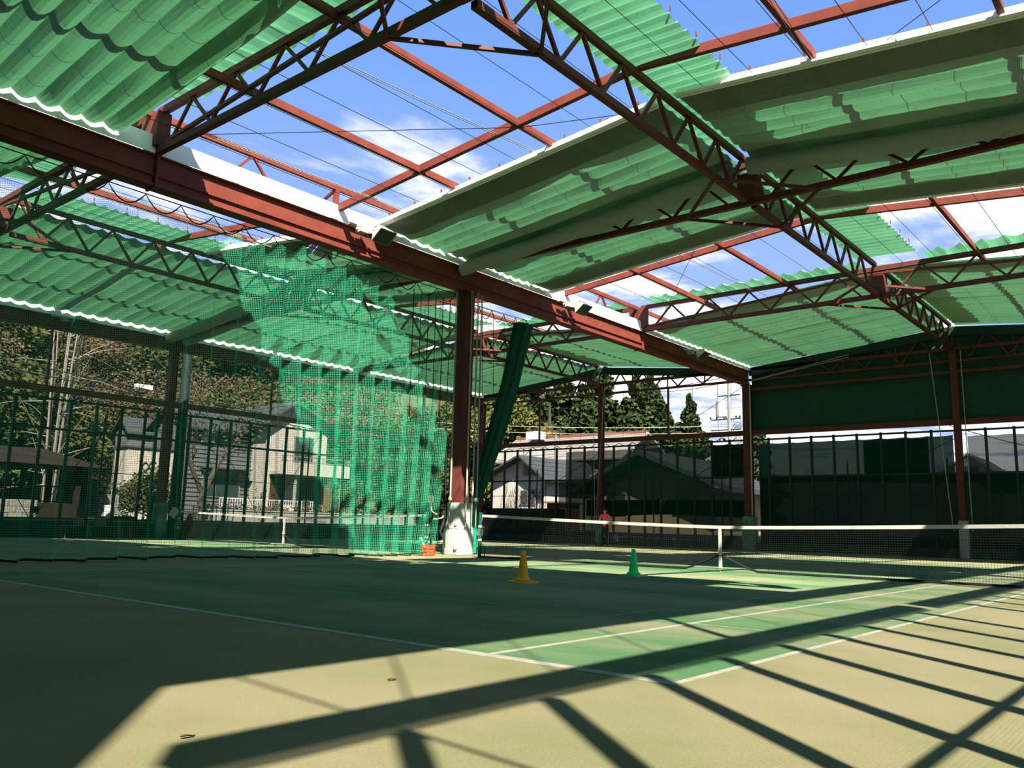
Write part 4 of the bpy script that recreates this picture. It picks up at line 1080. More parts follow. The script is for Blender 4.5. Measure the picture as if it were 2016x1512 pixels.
# player in pink, standing by the far wall
J, E_ = base_joints()
add_leg(J, E_, 1, (0.085, 0, 0.86), (0.10, -0.02, 0.47), (0.105, 0.03, 0.085), (0.125, -0.13, 0.035))
add_leg(J, E_, -1, (-0.085, 0, 0.86), (-0.11, -0.03, 0.47), (-0.12, 0.02, 0.085), (-0.15, -0.14, 0.035))
add_arm(J, E_, 1, (0.17, 0, 1.345), (0.225, 0.02, 1.09), (0.25, -0.06, 0.87), (0.262, -0.085, 0.80)); fingers(J, E_, 'Lhand', (0.05, -0.3, -1), (0, -1, 0.1), 'L')
add_arm(J, E_, -1, (-0.17, 0, 1.345), (-0.24, -0.03, 1.12), (-0.16, -0.25, 1.05), (-0.11, -0.31, 1.04)); fingers(J, E_, 'Rhand', (0.7, -0.7, 0), (0, 0, 1), 'R')
PINK = mat('pink_shirt', (1.8, 0.19, 0.32), 0.8); BLACK = mat('black_cloth', (0.010, 0.010, 0.012), 0.8); SHOE = mat('dark_shoe', (0.012, 0.011, 0.011), 0.6); GLOVE = mat('white_sleeve', (0.75, 0.74, 0.70), 0.8)
def cls1(a, b):
    n = a[1:]; m_ = b[1:]
    if b in ('head', 'crown', 'neck'): return 0
    if 'toe' in b or 'heel' in b: return 3
    if any(k in b for k in ('hip', 'knee', 'calf', 'ank')): return 2
    if b[1:] in ('sho', 'slv') or b in ('waist', 'chest', 'neckb'): return 1
    if b == 'Relb': return 4
    return 0
RZ1 = math.radians(-75)
p1 = make_person((26.9, 18.1, 0), RZ1, J, E_, [SKIN, PINK, BLACK, SHOE, GLOVE], cls1, 'person in a pink short-sleeved shirt and black trousers standing by the far wall', 1.0,
                 hair=lambda hc, b: hair_cap(hc, b, r=0.112))
for s in (-1, 1):
    MB().tube([(s*0.17, 0.0, 0.86), (s*0.165, -0.01, 0.5), (s*0.155, 0.02, 0.12)], 0.008, 4).build('trouser_stripe', GLOVE, p1)
def wpt(loc, rz, p): 
    c, s = math.cos(rz), math.sin(rz); return (loc[0]+p[0]*c-p[1]*s, loc[1]+p[0]*s+p[1]*c, loc[2]+p[2])
ga = wpt((26.9, 18.1, 0), RZ1, (0.262, -0.09, 0.82)); gb = wpt((26.9, 18.1, 0), RZ1, (0.55, -0.16, 0.42))
racket('tennis_racket', 'racket held low by the player in pink', gb, ga, mat('dark_racket', (0.03, 0.03, 0.035), 0.4))
# player in black reaching with the racket, half hidden by the padded column
J, E_ = base_joints()
add_leg(J, E_, 1, (0.085, 0.02, 0.86), (0.12, -0.14, 0.48), (0.13, 0.02, 0.085), (0.15, -0.14, 0.035))
add_leg(J, E_, -1, (-0.085, 0.02, 0.86), (-0.13, -0.05, 0.48), (-0.16, 0.18, 0.085), (-0.18, 0.03, 0.035))
add_arm(J, E_, -1, (-0.17, -0.02, 1.345), (-0.27, -0.22, 1.22), (-0.30, -0.40, 1.32), (-0.30, -0.45, 1.37)); fingers(J, E_, 'Rhand', (0, -0.3, 1), (0, -1, 0), 'R')
add_arm(J, E_, 1, (0.17, -0.02, 1.345), (0.23, -0.06, 1.08), (0.20, -0.31, 1.02), (0.19, -0.39, 1.01)); fingers(J, E_, 'Lhand', (0, -1, 0), (0, 0, 1), 'L')
def cls2(a, b):
    if b in ('head', 'crown', 'neck'): return 0
    if 'toe' in b or 'heel' in b: return 3
    if any(k in b for k in ('hip', 'knee', 'calf', 'ank')): return 2
    if b[1:] in ('sho', 'slv') or b in ('waist', 'chest', 'neckb'): return 1
    return 0
RZ2 = math.radians(-122); L2 = (23.05, 24.05, 0)
make_person(L2, RZ2, J, E_, [SKIN, BLACK, mat('charcoal_trousers', (0.018, 0.017, 0.020), 0.8), GLOVE], cls2, 'person in black reaching out with a raised racket behind the padded column', 1.0,
            hair=lambda hc, b: hair_cap(hc, b, r=0.108, visor=BLACK))
ga = wpt(L2, RZ2, (-0.30, -0.46, 1.36)); gb = wpt(L2, RZ2, (-0.31, -0.50, 1.9))
racket('tennis_racket', 'racket raised upright by the player in black', gb, ga, mat('orange_racket', (0.55, 0.16, 0.10), 0.4))

# ------------------------------------------------------------------ outside: ground, hill, road walls
GRASS = mat('dry_ground', (0.12, 0.105, 0.055), 0.95, col2=(0.07, 0.085, 0.03), noise_scale=0.6)
HILLM = mat('wooded_hillside', (0.085, 0.075, 0.035), 0.95, col2=(0.045, 0.055, 0.018), noise_scale=0.9, bump=1.0, bump_scale=1.2)
def ground_z(x, y):
    z = -0.32
    if y > 30.5: z += min(1.0, (y-30.5)/2.5)*0.95
    if x > 33: z += min(1.0, (x-33)/3)*0.9
    return min(z, 0.63)
P = []
xs = np.linspace(-70, 160, 116); ys = np.linspace(-70, 170, 121)
for y in ys:
    row = []
    for x in xs:
        z = ground_z(x, y)
        h = max(0, (y-62-0.0*x))*0.55
        z += min(h, 38)*(1+0.1*noise.noise(Vector((x*0.03, y*0.03, 1))))
        row.append((x, y, z))
    P.append(row)
o = MB().grid(P).build('ground', GRASS, smooth=True); tag(o, 'dry grassy ground rising into the wooded hillside', kind='structure')

# leaf-card crowns
def rand_rot(n):
    v = RNG.normal(size=(n, 3)); v /= np.linalg.norm(v, axis=1)[:, None]
    a = np.cross(v, np.array([0.3, 0.5, 0.81])); a /= np.linalg.norm(a, axis=1)[:, None]
    return v, a, np.cross(v, a)
def crown_mesh(name, centers, radii, n, size, m):
    """leaf cards filling ellipsoid blobs"""
    C = np.array(centers, float); R = np.array(radii, float)
    pick = RNG.integers(0, len(C), n)
    d = RNG.normal(size=(n, 3)); d /= np.linalg.norm(d, axis=1)[:, None]
    rad = RNG.random(n)**0.45
    pos = C[pick]+d*rad[:, None]*R[pick]
    v, a, b = rand_rot(n); s = size*(0.6+0.8*RNG.random(n))[:, None]
    V = np.stack([pos-a*s-b*s*0.6, pos+a*s-b*s*0.6, pos+a*s+b*s*0.6, pos-a*s+b*s*0.6], 1).reshape(-1, 3)
    me = bpy.data.meshes.new(name); me.vertices.add(4*n); me.vertices.foreach_set('co', V.ravel().astype(np.float32))
    me.loops.add(4*n); me.loops.foreach_set('vertex_index', np.arange(4*n, dtype=np.int32))
    me.polygons.add(n); me.polygons.foreach_set('loop_start', np.arange(0, 4*n, 4, dtype=np.int32)); me.polygons.foreach_set('loop_total', np.full(n, 4, dtype=np.int32))
    me.update(calc_edges=True); me.materials.append(m); return me
def leafmat(name, c1, c2):
    c1, c2 = kc(c1), kc(c2)
    m = bpy.data.materials.new(name); m.use_nodes = True; t = m.node_tree; b = t.nodes['Principled BSDF']; b.inputs['Roughness'].default_value = 0.8
    b.inputs['Specular IOR Level'].default_value = 0.15
    g = N(t, 'ShaderNodeNewGeometry'); mx = N(t, 'ShaderNodeMix', data_type='RGBA'); t.links.new(g.outputs['Random Per Island'], mx.inputs[0])
    mx.inputs[6].default_value = (*c1, 1); mx.inputs[7].default_value = (*c2, 1); t.links.new(mx.outputs[2], b.inputs['Base Color']); return m
L_CEDAR = leafmat('cedar_needles', (0.020, 0.050, 0.014), (0.075, 0.115, 0.030))
L_BAMBOO = leafmat('bamboo_leaves', (0.10, 0.13, 0.025), (0.20, 0.20, 0.045))
L_BROWN = leafmat('winter_twigs', (0.11, 0.075, 0.040), (0.20, 0.14, 0.075))
L_OLIVE = leafmat('olive_leaves', (0.050, 0.062, 0.018), (0.12, 0.115, 0.035))
L_YEL = leafmat('yellow_leaves', (0.20, 0.15, 0.03), (0.28, 0.21, 0.05))
L_SHRUB = leafmat('shrub_leaves', (0.03, 0.09, 0.015), (0.09, 0.19, 0.03))
BARK = mat('bark', (0.10, 0.075, 0.05), 0.9, noise_amt=0.4, noise_scale=4); PALEBARK = mat('pale_bark', (0.36, 0.32, 0.25), 0.9, noise_amt=0.3, noise_scale=3)
def blobs_cedar(h, w):
    C, R = [], []
    for k in range(16):
        t = k/15; z = h*(0.16+0.82*t); r = w*(1-t)**0.75+0.25
        for q in range(3 if t < 0.8 else 1):
            a = random.random()*6.28; C.append((r*0.45*math.cos(a), r*0.45*math.sin(a), z)); R.append((r*0.62, r*0.62, h*0.055))
    return C, R
def blobs_round(h, w, n=14, z0=0.3):
    C, R = [], []
    for k in range(n):
        a = random.random()*6.28; r = w*random.random()**0.6*0.75; z = h*(z0+(1-z0)*random.random())
        s = w*(0.35+0.2*random.random()); C.append((r*math.cos(a), r*math.sin(a), z)); R.append((s, s, s*0.8))
    return C, R
CEDARS = [crown_mesh('crown', *blobs_cedar(17, 4.6), 15000, 0.24, L_CEDAR) for _ in range(2)]
ROUNDS = {'olive': [crown_mesh('crown', *blobs_round(9, 3.6), 12000, 0.10, L_OLIVE) for _ in range(2)],
          'brown': [crown_mesh('crown', *blobs_round(9, 3.4), 10000, 0.065, L_BROWN) for _ in range(2)],
          'bamboo': [crown_mesh('crown', *blobs_round(10, 3.0, 16, 0.25), 11000, 0.11, L_BAMBOO)],
          'yellow': [crown_mesh('crown', *blobs_round(5, 1.8), 2500, 0.13, L_YEL)]}
TRUNK = MB().tube([(0, 0, -1), (0.05, 0, 3), (0, 0.05, 7)], [0.26, 0.2, 0.09], 8).mesh('trunk', BARK)
def twig_mesh(h, n, m):
    b = MB()
    for q in range(n):
        a = random.random()*6.28; z = h*(0.2+0.55*random.random()); L_ = h*(0.2+0.25*random.random())
        p0 = Vector((0, 0, z)); d = Vector((math.cos(a), math.sin(a), 0.75)).normalized()
        p1 = p0+d*L_*0.5+Vector((0, 0, 0.1)); p2 = p1+(d+Vector((random.uniform(-.4, .4), random.uniform(-.4, .4), 0.3))).normalized()*L_*0.5
        b.tube([p0, p1, p2], [0.05, 0.03, 0.01], 4, cap=False)
        for w in range(3):
            t = random.random(); s = p0.lerp(p1, t); dd = (d+Vector((random.uniform(-.9, .9), random.uniform(-.9, .9), random.uniform(-.1, .8)))).normalized()
            b.tube([s, s+dd*L_*0.3], [0.022, 0.006], 3, cap=False)
    return b.mesh('branches', m)
TWIGS = twig_mesh(9, 26, BARK)
cnt = {}
def tree(kind, x, y, h, label, group, w=1.0, zoff=None):
    gz = zoff if zoff is not None else gz_at(x, y)
    e = empty('cedar_tree' if kind == 'cedar' else ('bare_tree' if kind == 'brown' else 'leafy_tree'), (x, y, gz), label, 'tree', group, rz=random.random()*6.28)
    cnt[kind] = cnt.get(kind, 0)+1
    me, h0 = (CEDARS[cnt[kind] % 2], 17.0) if kind == 'cedar' else (ROUNDS[kind][cnt[kind] % len(ROUNDS[kind])], {'yellow': 5.0, 'bamboo': 10.0}.get(kind, 9.0))
    s = h/h0
    inst(me, 'crown', e, sc=(s*w, s*w, s)); inst(TRUNK, 'trunk', e, sc=(s, s, s*(1.7 if kind == 'cedar' else 1)))
    if kind == 'brown': inst(TWIGS, 'branches', e, sc=(s*w, s*w, s))
    return e
def gz_at(x, y):
    i = min(max((x+70)/2.0, 0), 114.0); j = min(max((y+70)/2.0, 0), 119.0)
    return P[int(j)][int(i)][2]-0.2
# cedars behind the far wall
ORD = ['first', 'second', 'third', 'fourth', 'fifth', 'sixth', 'seventh', 'eighth', 'ninth', 'tenth', 'eleventh', 'twelfth']
ced = [(70, 52.5, 18.5), (74, 49.0, 17.5), (69, 47.2, 17.5), (76, 44.5, 16.5), (71, 43.3, 15.8), (78, 41.0, 14.5), (72, 40.3, 12.6), (66, 56.0, 18.0), (80, 47, 18), (66, 61, 18), (72, 57.5, 18.5)]
for k, (x, y, h) in enumerate(sorted(ced, key=lambda q: -math.atan2(q[1]+2.3, q[0]+4.2))): tree('cedar', x, y, h, f'tall dark cedar beyond the far wall, {ORD[k]} from the left of the grove', 'cedars beyond the far wall', 1.0, 0.4)
for k, (x, y, h) in enumerate([(55, 59, 11), (57, 55, 12), (62, 58, 13), (60, 52, 12.5)]): tree('bamboo', x, y, h, f'yellow-green bamboo clump beyond the tiled roofs, {ORD[k]} from the left', 'bamboo clumps', 1.0, 0.5)
tree('yellow', 58, 44.6, 6.6, 'small golden-leaved tree in front of the cedars', None, 1.0, 2.5)
tree('cedar', 62, 26.3, 9.5, 'small conifer behind the utility pole', None, 0.8, 0.4)
# hillside woods beyond the left fence
k = 0
for row, (yy, hh) in enumerate(((60, 9.5), (67, 10), (75, 11), (84, 12), (94, 12))):
    for kx, x in enumerate(np.arange(10, 66, 5.2)):
        xx = x+random.uniform(-1.8, 1.8); y2 = yy+random.uniform(-2, 2)
        if row == 0 and 20 < xx < 42: y2 += 3
        kind = 'brown' if random.random() < 0.62 else 'olive'
        tree(kind, xx, y2, hh*random.uniform(0.8, 1.15), f'{"bare brown" if kind == "brown" else "olive-green"} hillside tree, {ORD[kx]} from the left in the {["front", "second", "third", "fourth", "topmost"][row]} row', 'hillside '+('bare' if kind == 'brown' else 'leafy')+' trees', 1.15)
tree('cedar', 9.5, 46, 13, 'dark conifer at the far left behind the gazebo', None, 1.1)
tree('cedar', 6.2, 50, 14, 'dark conifer at the left picture edge', None, 1.1)
tree('olive', 46, 50, 9, 'leafy tree seen between curtain net and column', None, 1.1)
tree('olive', 40, 46, 5, 'low leafy tree right of the balcony', None, 1.2)
# pale bare tree with many stems
e = empty('bare_tree', (13.9, 42.5, 0.5), 'pale-stemmed bare tree rising behind the gazebo', 'tree')
for q in range(7):
    a = q*0.9; r = 0.25+0.25*random.random()
    MB().tube([(r*0.6*math.cos(a), r*0.6*math.sin(a), -0.5), (r*math.cos(a), r*math.sin(a), 3.5), (1.6*r*math.cos(a), 1.6*r*math.sin(a), 8), (2.5*r*math.cos(a), 2.5*r*math.sin(a), 12)], [0.085, 0.06, 0.042, 0.015], 6).build('stem', PALEBARK, e)
for q in range(34):
    a = random.random()*6.28; z = 1.5+random.random()*8; L_ = 1.5+2.4*random.random()
    p0 = Vector((0.3*math.cos(a), 0.3*math.sin(a), z)); p2 = p0+Vector((math.cos(a)*L_, math.sin(a)*L_*0.6, L_*random.uniform(-0.25, 1.1)))
    MB().tube([p0, p0.lerp(p2, 0.5)+Vector((0, 0, 0.15)), p2], [0.035, 0.022, 0.006], 4, cap=False).build('branch', PALEBARK, e)
# leaning branch tree before the grey house
e = empty('bare_tree', (21.5, 41.5, 0.5), 'dark leaning bare tree before the grey house', 'tree')
MB().tube([(0, 0, -0.5), (0.2, 0, 1.6), (1.2, 0.1, 3.6), (2.8, 0.1, 5.6), (3.6, 0, 7.5)], [0.2, 0.17, 0.13, 0.09, 0.04], 7).build('trunk', BARK, e)
MB().tube([(0.2, 0, 1.6), (-0.8, 0, 3.5), (-1.2, 0, 6.0), (-1.0, 0, 8.5)], [0.13, 0.1, 0.07, 0.03], 6).build('trunk', BARK, e)
for q in range(26):
    t = random.random(); s = Vector((0.2, 0, 1.6)).lerp(Vector((3.4, 0, 7)), t) if q % 2 else Vector((-0.5, 0, 3)).lerp(Vector((-1.0, 0, 8)), t)
    d = Vector((random.uniform(-1, 1), random.uniform(-.7, .7), random.uniform(-.1, 1))).normalized()
    MB().tube([s, s+d*0.9, s+d*1.5+Vector((random.uniform(-.3, .3), 0, 0.3))], [0.04, 0.022, 0.006], 4, cap=False).build('branch', BARK, e)
inst(crown_mesh('leaves', [(1.5, 0, 5.5), (-1, 0, 5.5), (2.8, 0, 6.5)], [(1.8, 1.5, 1.8)]*3, 900, 0.07, L_OLIVE), 'leaves', e)

# ------------------------------------------------------------------ houses and street
SIDING = mat('grey_siding', (0.17, 0.17, 0.175), 0.7, noise_amt=0.15); STUCCO = mat('cream_stucco', (0.56, 0.51, 0.44), 0.85, noise_amt=0.1)
ROOFG = mat('grey_roof_tile', (0.06, 0.064, 0.07), 0.75, noise_amt=0.2, noise_scale=5); ROOFL = mat('pale_roof_tile', (0.36, 0.33, 0.30), 0.7, noise_amt=0.25, noise_scale=5)
WINM = mat('window_glass', (0.035, 0.055, 0.05), 0.15, spec=0.5); FRAME = mat('window_frame', (0.25, 0.25, 0.24), 0.5); DOORM = mat('brown_door', (0.07, 0.028, 0.02), 0.6)
BEIGE = mat('beige_wall', (0.42, 0.33, 0.18), 0.85, noise_amt=0.1); OFFW = mat('offwhite_wall', (0.66, 0.63, 0.58), 0.85, noise_amt=0.12, noise_scale=1.5); RUST = mat('rust_edge', (0.30, 0.10, 0.05), 0.8)
CONC = mat('concrete', (0.40, 0.40, 0.38), 0.9, noise_amt=0.2); DKWOOD = mat('dark_timber', (0.024, 0.016, 0.011), 0.9, spec=0.1)
def window(parent, a, b, z0, z1, axis, plane, n):
    """a..b along the wall; axis 'x': wall faces -Y at y=plane; axis 'y': wall faces -X at x=plane"""
    def bx(u0, u1, d0, d1, za, zb): 
        return MB().box(u0, u1, plane+d0, plane+d1, za, zb) if axis == 'x' else MB().box(plane+d0, plane+d1, u0, u1, za, zb)
    f = bx(a-0.06, b+0.06, -0.03, 0.05, z0-0.06, z1+0.06).build('window', FRAME, parent)
    w_ = (b-a)/n
    for k in range(n): bx(a+k*w_+0.03, a+(k+1)*w_-0.03, -0.045, -0.02, z0, z1).build('pane', WINM, f)
def gable_roof(parent, axis, a0, a1, c0, c1, ze, zr, m, over=0.45, th=0.14, cr=None):
    """ridge along axis; a = range along the ridge, c = across"""
    cr = (c0+c1)/2 if cr is None else cr
    for side, ce in ((-1, c0), (1, c1)):
        k = (ze-zr)/(abs(ce-cr)); ce2 = ce+side*over; ze2 = ze+k*over
        V = []
        for (a, c, z) in ((a0-over, cr, zr), (a1+over, cr, zr), (a1+over, ce2, ze2), (a0-over, ce2, ze2)):
            V.append((a, c, z) if axis == 'x' else (c, a, z))
        V += [(v[0], v[1], v[2]-th) for v in V]
        r = MB().add(V, [(0,1,2,3),(7,6,5,4),(0,4,5,1),(1,5,6,2),(2,6,7,3),(3,7,4,0)]).build('roof_slope', m, parent)
        rows = max(3, int(abs(ce2-cr)/0.45))
        for q in range(1, rows):
            t = q/rows; c = cr+(ce2-cr)*t; z = zr+(ze2-zr)*t+0.012
            p, p2 = ((a0-over, c, z), (a1+over, c, z)) if axis == 'x' else ((c, a0-over, z), (c, a1+over, z))
            MB().bar(p, p2, 0.05, 0.03).build('tile_course', m, r)
def gable_wall(parent, axis, plane, c0, c1, z0, ze, zr, m, th=0.12, cr=None):
    cr = (c0+c1)/2 if cr is None else cr
    pts = [(c0, z0), (c1, z0), (c1, ze), (cr, zr), (c0, ze)]
    V = [((c, plane, z) if axis == 'x' else (plane, c, z)) for c, z in pts]+[((c, plane+th, z) if axis == 'x' else (plane+th, c, z)) for c, z in pts]
    return MB().add(V, [(0,1,2,3,4),(9,8,7,6,5),(0,5,6,1),(1,6,7,2),(2,7,8,3),(3,8,9,4),(4,9,5,0)]).build('gable_wall', m, parent)
# grey and white house behind the left fence
h = empty('house', (0, 0, 0), 'two-storey grey and white house with balcony behind the left fence', 'building')
MB().box(23.6, 29.0, 47.0, 51.0, 0.4, 6.75).build('wall', SIDING, h)
for k in range(22): MB().box(23.58, 28.9, 46.96, 47.0, 0.8+k*0.27, 0.815+k*0.27).build('siding_joint', ROOFG, h)
gable_roof(h, 'x', 23.6, 29.2, 46.9, 51.1, 6.75, 8.1, ROOFG); gable_wall(h, 'y', 23.6, 47.0, 51.0, 6.7, 6.75, 8.0, SIDING)
gable_wall(h, 'x', 45.4, 28.3, 33.2, 0.4, 7.25, 8.55, STUCCO, 0.12, cr=30.1)
MB().box(28.3, 33.2, 45.5, 54.0, 0.4, 7.2).build('wall', STUCCO, h)
gable_roof(h, 'y', 45.2, 54.0, 28.1, 33.4, 7.3, 8.7, ROOFG, cr=30.1)
window(h, 24.6, 25.4, 5.5, 6.35, 'x', 46.95, 1); window(h, 27.0, 28.2, 5.4, 6.4, 'x', 46.95, 2)
window(h, 24.9, 27.5, 2.2, 3.85, 'x', 46.95, 3); window(h, 30.5, 32.0, 4.8, 6.35, 'x', 45.36, 2)
window(h, 31.2, 33.0, 1.4, 3.6, 'x', 45.36, 2)
MB().box(24.6, 27.9, 46.2, 46.95, 3.92, 4.0).build('awning', ROOFG, h)
MB().box(28.75, 29.9, 45.33, 45.38, 1.0, 3.7).build('door', DOORM, h)
b_ = MB().box(28.6, 34.2, 44.0, 45.3, 3.75, 3.95).build('balcony', STUCCO, h)
MB().box(28.6, 34.2, 44.0, 44.12, 3.95, 4.55).build('parapet', STUCCO, b_)
for zz in (4.62, 4.95): MB().bar((28.6, 44.06, zz), (34.2, 44.06, zz), 0.06).build('balcony_rail', FRAME, b_)
for k in range(6): MB().bar((28.7+k*1.08, 44.06, 4.5), (28.7+k*1.08, 44.06, 4.95), 0.05).build('baluster', FRAME, b_)
for xx in (29.95, 33.8): MB().bar((xx, 44.3, 0.4), (xx, 44.3, 3.75), 0.14).build('porch_post', STUCCO, h)
# white outbuilding with two black rings on it
h = empty('outbuilding', (0, 0, 0), 'small cream building with a black ring mark behind the left fence', 'building')
MB().box(19.4, 22.4, 46.0, 47.4, 0.4, 4.75).build('wall', STUCCO, h)
MB().box(19.3, 22.5, 45.9, 47.5, 4.75, 4.85).build('roof', ROOFG, h)
for k, (xx, r) in enumerate(((20.55, 0.22), (20.95, 0.19))):
    MB().tube([(xx+r*0.8*math.cos(a), 45.97, 3.72+r*math.sin(a)+0.06*k) for a in np.linspace(0.3, 6.1, 18)], 0.035, 5).build('ring_mark', WIRE, h)
MB().tube([(20.9, 45.97, 4.0), (21.2, 45.97, 3.98)], 0.035, 5).build('ring_mark', WIRE, h)
# far blue roof at the left
h = empty('house', (0, 0, 0), 'slate-roofed house half hidden in the trees', 'building')
MB().box(24.8, 27.0, 57, 59, 0.4, 7.0).build('wall', SIDING, h); gable_roof(h, 'x', 24.8, 27, 57, 59, 7.0, 7.9, ROOFG, over=0.3); gable_wall(h, 'y', 24.8, 57, 59, 6.9, 7.0, 7.8, SIDING)
# front garden: low wall, white railings, hedge, rocks
LOWW = mat('pale_wall', (0.42, 0.41, 0.38), 0.9, noise_amt=0.1)
h = empty('garden_wall', (0, 0, 0), 'low pale rendered wall in front of the grey house', 'wall')
for k in range(9): MB().box(19.6+k*1.6, 21.18+k*1.6, 37.0, 37.15, 0.3, 1.22).build('panel', LOWW, h)
MB().box(19.5, 34.1, 36.96, 37.2, 1.22, 1.28).build('coping', CONC, h)
h = empty('railing', (0, 0, 0), 'white garden railing before the grey house windows', 'railing')
for zz in (1.45, 1.95): MB().bar((22.5, 41.0, zz), (29.0, 41.0, zz), 0.05).build('rail', WHITE, h)
for k in range(40): MB().bar((22.5+k*0.165, 41.0, 1.2), (22.5+k*0.165, 41.0, 2.0), 0.03).build('baluster', WHITE, h)
inst(crown_mesh('hedge', [(20.5+k*1.0, 38.2, 1.15) for k in range(14)], [(0.75, 0.5, 0.5)]*14, 3600, 0.06, L_BROWN), 'hedge')
tag(bpy.data.objects['hedge'], 'dry brown hedge growing behind the low pale wall', 'hedge')
ROCK = mat('garden_rock', (0.09, 0.08, 0.065), 0.95, noise_amt=0.4, noise_scale=4)
for k, (x, hgt, lb) in enumerate(((25.9, 0.75, 'short upright garden stone'), (27.9, 1.05, 'taller upright garden stone'))):
    Pq = [[(x+0.28*(1-0.35*j/7)*math.cos(a)*(1+0.2*noise.noise(Vector((math.cos(a), math.sin(a), j*0.5+k)))), 40.3+0.22*math.sin(a), 1.0+hgt*j/7) for a in np.linspace(0, 6.2832, 13)] for j in range(8)]
    o = MB().grid(Pq).add(Pq[7][:12], [tuple(range(12))]).build('garden_stone', ROCK, smooth=True); tag(o, lb+' in the garden of the grey house', 'stone')
e = empty('shrub', (14.9, 33.6, 0.4), 'bright green leafy shrub just outside the left fence', 'shrub')
inst(crown_mesh('foliage', [(0, 0, 0.35), (0.1, 0, 0.8), (-0.1, 0, 1.1)], [(0.42, 0.4, 0.42)]*3, 1400, 0.05, L_SHRUB), 'foliage', e); MB().tube([(0, 0, -0.3), (0, 0, 0.9)], 0.03, 5).build('stem', BARK, e)
e = empty('shrub', (18.4, 41.5, 0.5), 'rounded clipped shrub before the cream outbuilding', 'shrub')
inst(crown_mesh('foliage', [(0, 0, 1.5), (1.0, 0, 1.2), (-1.0, 0, 1.2), (0.4, 0, 2.0)], [(1.2, 1.0, 1.0)]*4, 5000, 0.06, L_OLIVE), 'foliage', e); MB().tube([(0, 0, -0.3), (0, 0, 0.9)], 0.06, 5).build('stem', BARK, e)
e = empty('trellis', (17.0, 34.2, 0.4), 'pale wooden trellis fence by the green pole', 'trellis')
for k in range(8): MB().bar((k*0.3, 0, 0), (k*0.3, 0, 1.0), 0.04).build('upright', WHITE, e)
for zz in (0.3, 0.6, 0.9): MB().bar((0, 0, zz), (2.1, 0, zz), 0.035).build('rail', WHITE, e)
# gazebo
h = empty('gazebo', (10.7, 38.0, 0.45), 'dark timber gazebo with low hipped roof beyond the left fence', 'gazebo')
rw, rd = 3.0, 2.2
V = [(-rw, -rd, 2.45), (rw, -rd, 2.45), (rw, rd, 2.45), (-rw, rd, 2.45), (-1.0, 0, 3.25), (1.0, 0, 3.25)]
MB().add(V, [(0,1,5,4), (2,3,4,5), (1,2,5), (3,0,4), (3,2,1,0)]).build('roof', DKWOOD, h)
for sx in (-2.0, 2.0):
    for sy in (-1.5, 1.5): MB().bar((sx, sy, -0.3), (sx, sy, 2.45), 0.2).build('post', DKWOOD, h)
MB().bar((0.3, 0, -0.3), (0.3, 0, 2.6), 0.2).build('post', DKWOOD, h)
MB().box(-2.2, 2.0, -1.7, -1.5, -0.2, 0.85).build('parapet', DKWOOD, h)
for zz in (0.95, 1.65): MB().bar((-2.0, 1.5, zz), (2.4, 1.5, zz), 0.06).build('rail', DKWOOD, h)
for k in range(26): MB().bar((-2.0+k*0.17, 1.5, 0.9), (-2.0+k*0.17, 1.5, 1.65), 0.035).build('baluster', DKWOOD, h)
STONE = mat('stone_block', (0.30, 0.29, 0.26), 0.95, noise_amt=0.35, noise_scale=5)
h = empty('stone_wall', (0, 36.2, 0), 'grey stone block wall left of the gazebo', 'wall')
for r in range(4):
    for k in range(6):
        MB().box(7.4+k*0.55+(r % 2)*0.27, 7.4+k*0.55+(r % 2)*0.27+0.52, -0.15+0.03*random.random(), 0.2, 0.3+r*0.28, 0.3+r*0.28+0.26).build('stone', STONE, h)
h = empty('stone_pillar', (14.6, 37.5, 0), 'rubble stone pillar right of the gazebo', 'wall')
for r in range(5):
    for k in range(2): MB().box(-0.35+k*0.36, -0.01+k*0.36, -0.3+0.03*random.random(), 0.3, 0.3+r*0.3, 0.3+r*0.3+0.28).build('stone', STONE, h)
h = empty('water_tank', (13.5, 35.0, 0.45), 'white drum standing outside the left fence', 'drum')
MB().lathe([(0.2, 0), (0.21, 0.05), (0.21, 0.72), (0.23, 0.76), (0.23, 0.8), (0.05, 0.84)], 16).build('body', WHITE, h); MB().tube([(0, 0, 0.8), (0.02, 0, 1.5)], 0.02, 6).build('spout', GALV, h)
h = empty('planter_box', (14.15, 35.0, 0.45), 'red brick-coloured box beside the white drum', 'box')
RB = mat('red_box', (0.30, 0.05, 0.03), 0.8)
MB().box(-0.4, 0.4, -0.2, 0.2, 0, 0.3).build('body', RB, h); MB().box(-0.43, 0.43, -0.23, 0.23, 0.3, 0.36).build('rim', RB, h)
# kerb/road
o = MB().box(0, 50, 32.6, 33.0, 0.2, 0.66).build('road_kerb', CONC); tag(o, 'pale concrete kerb running outside the left fence', 'kerb')
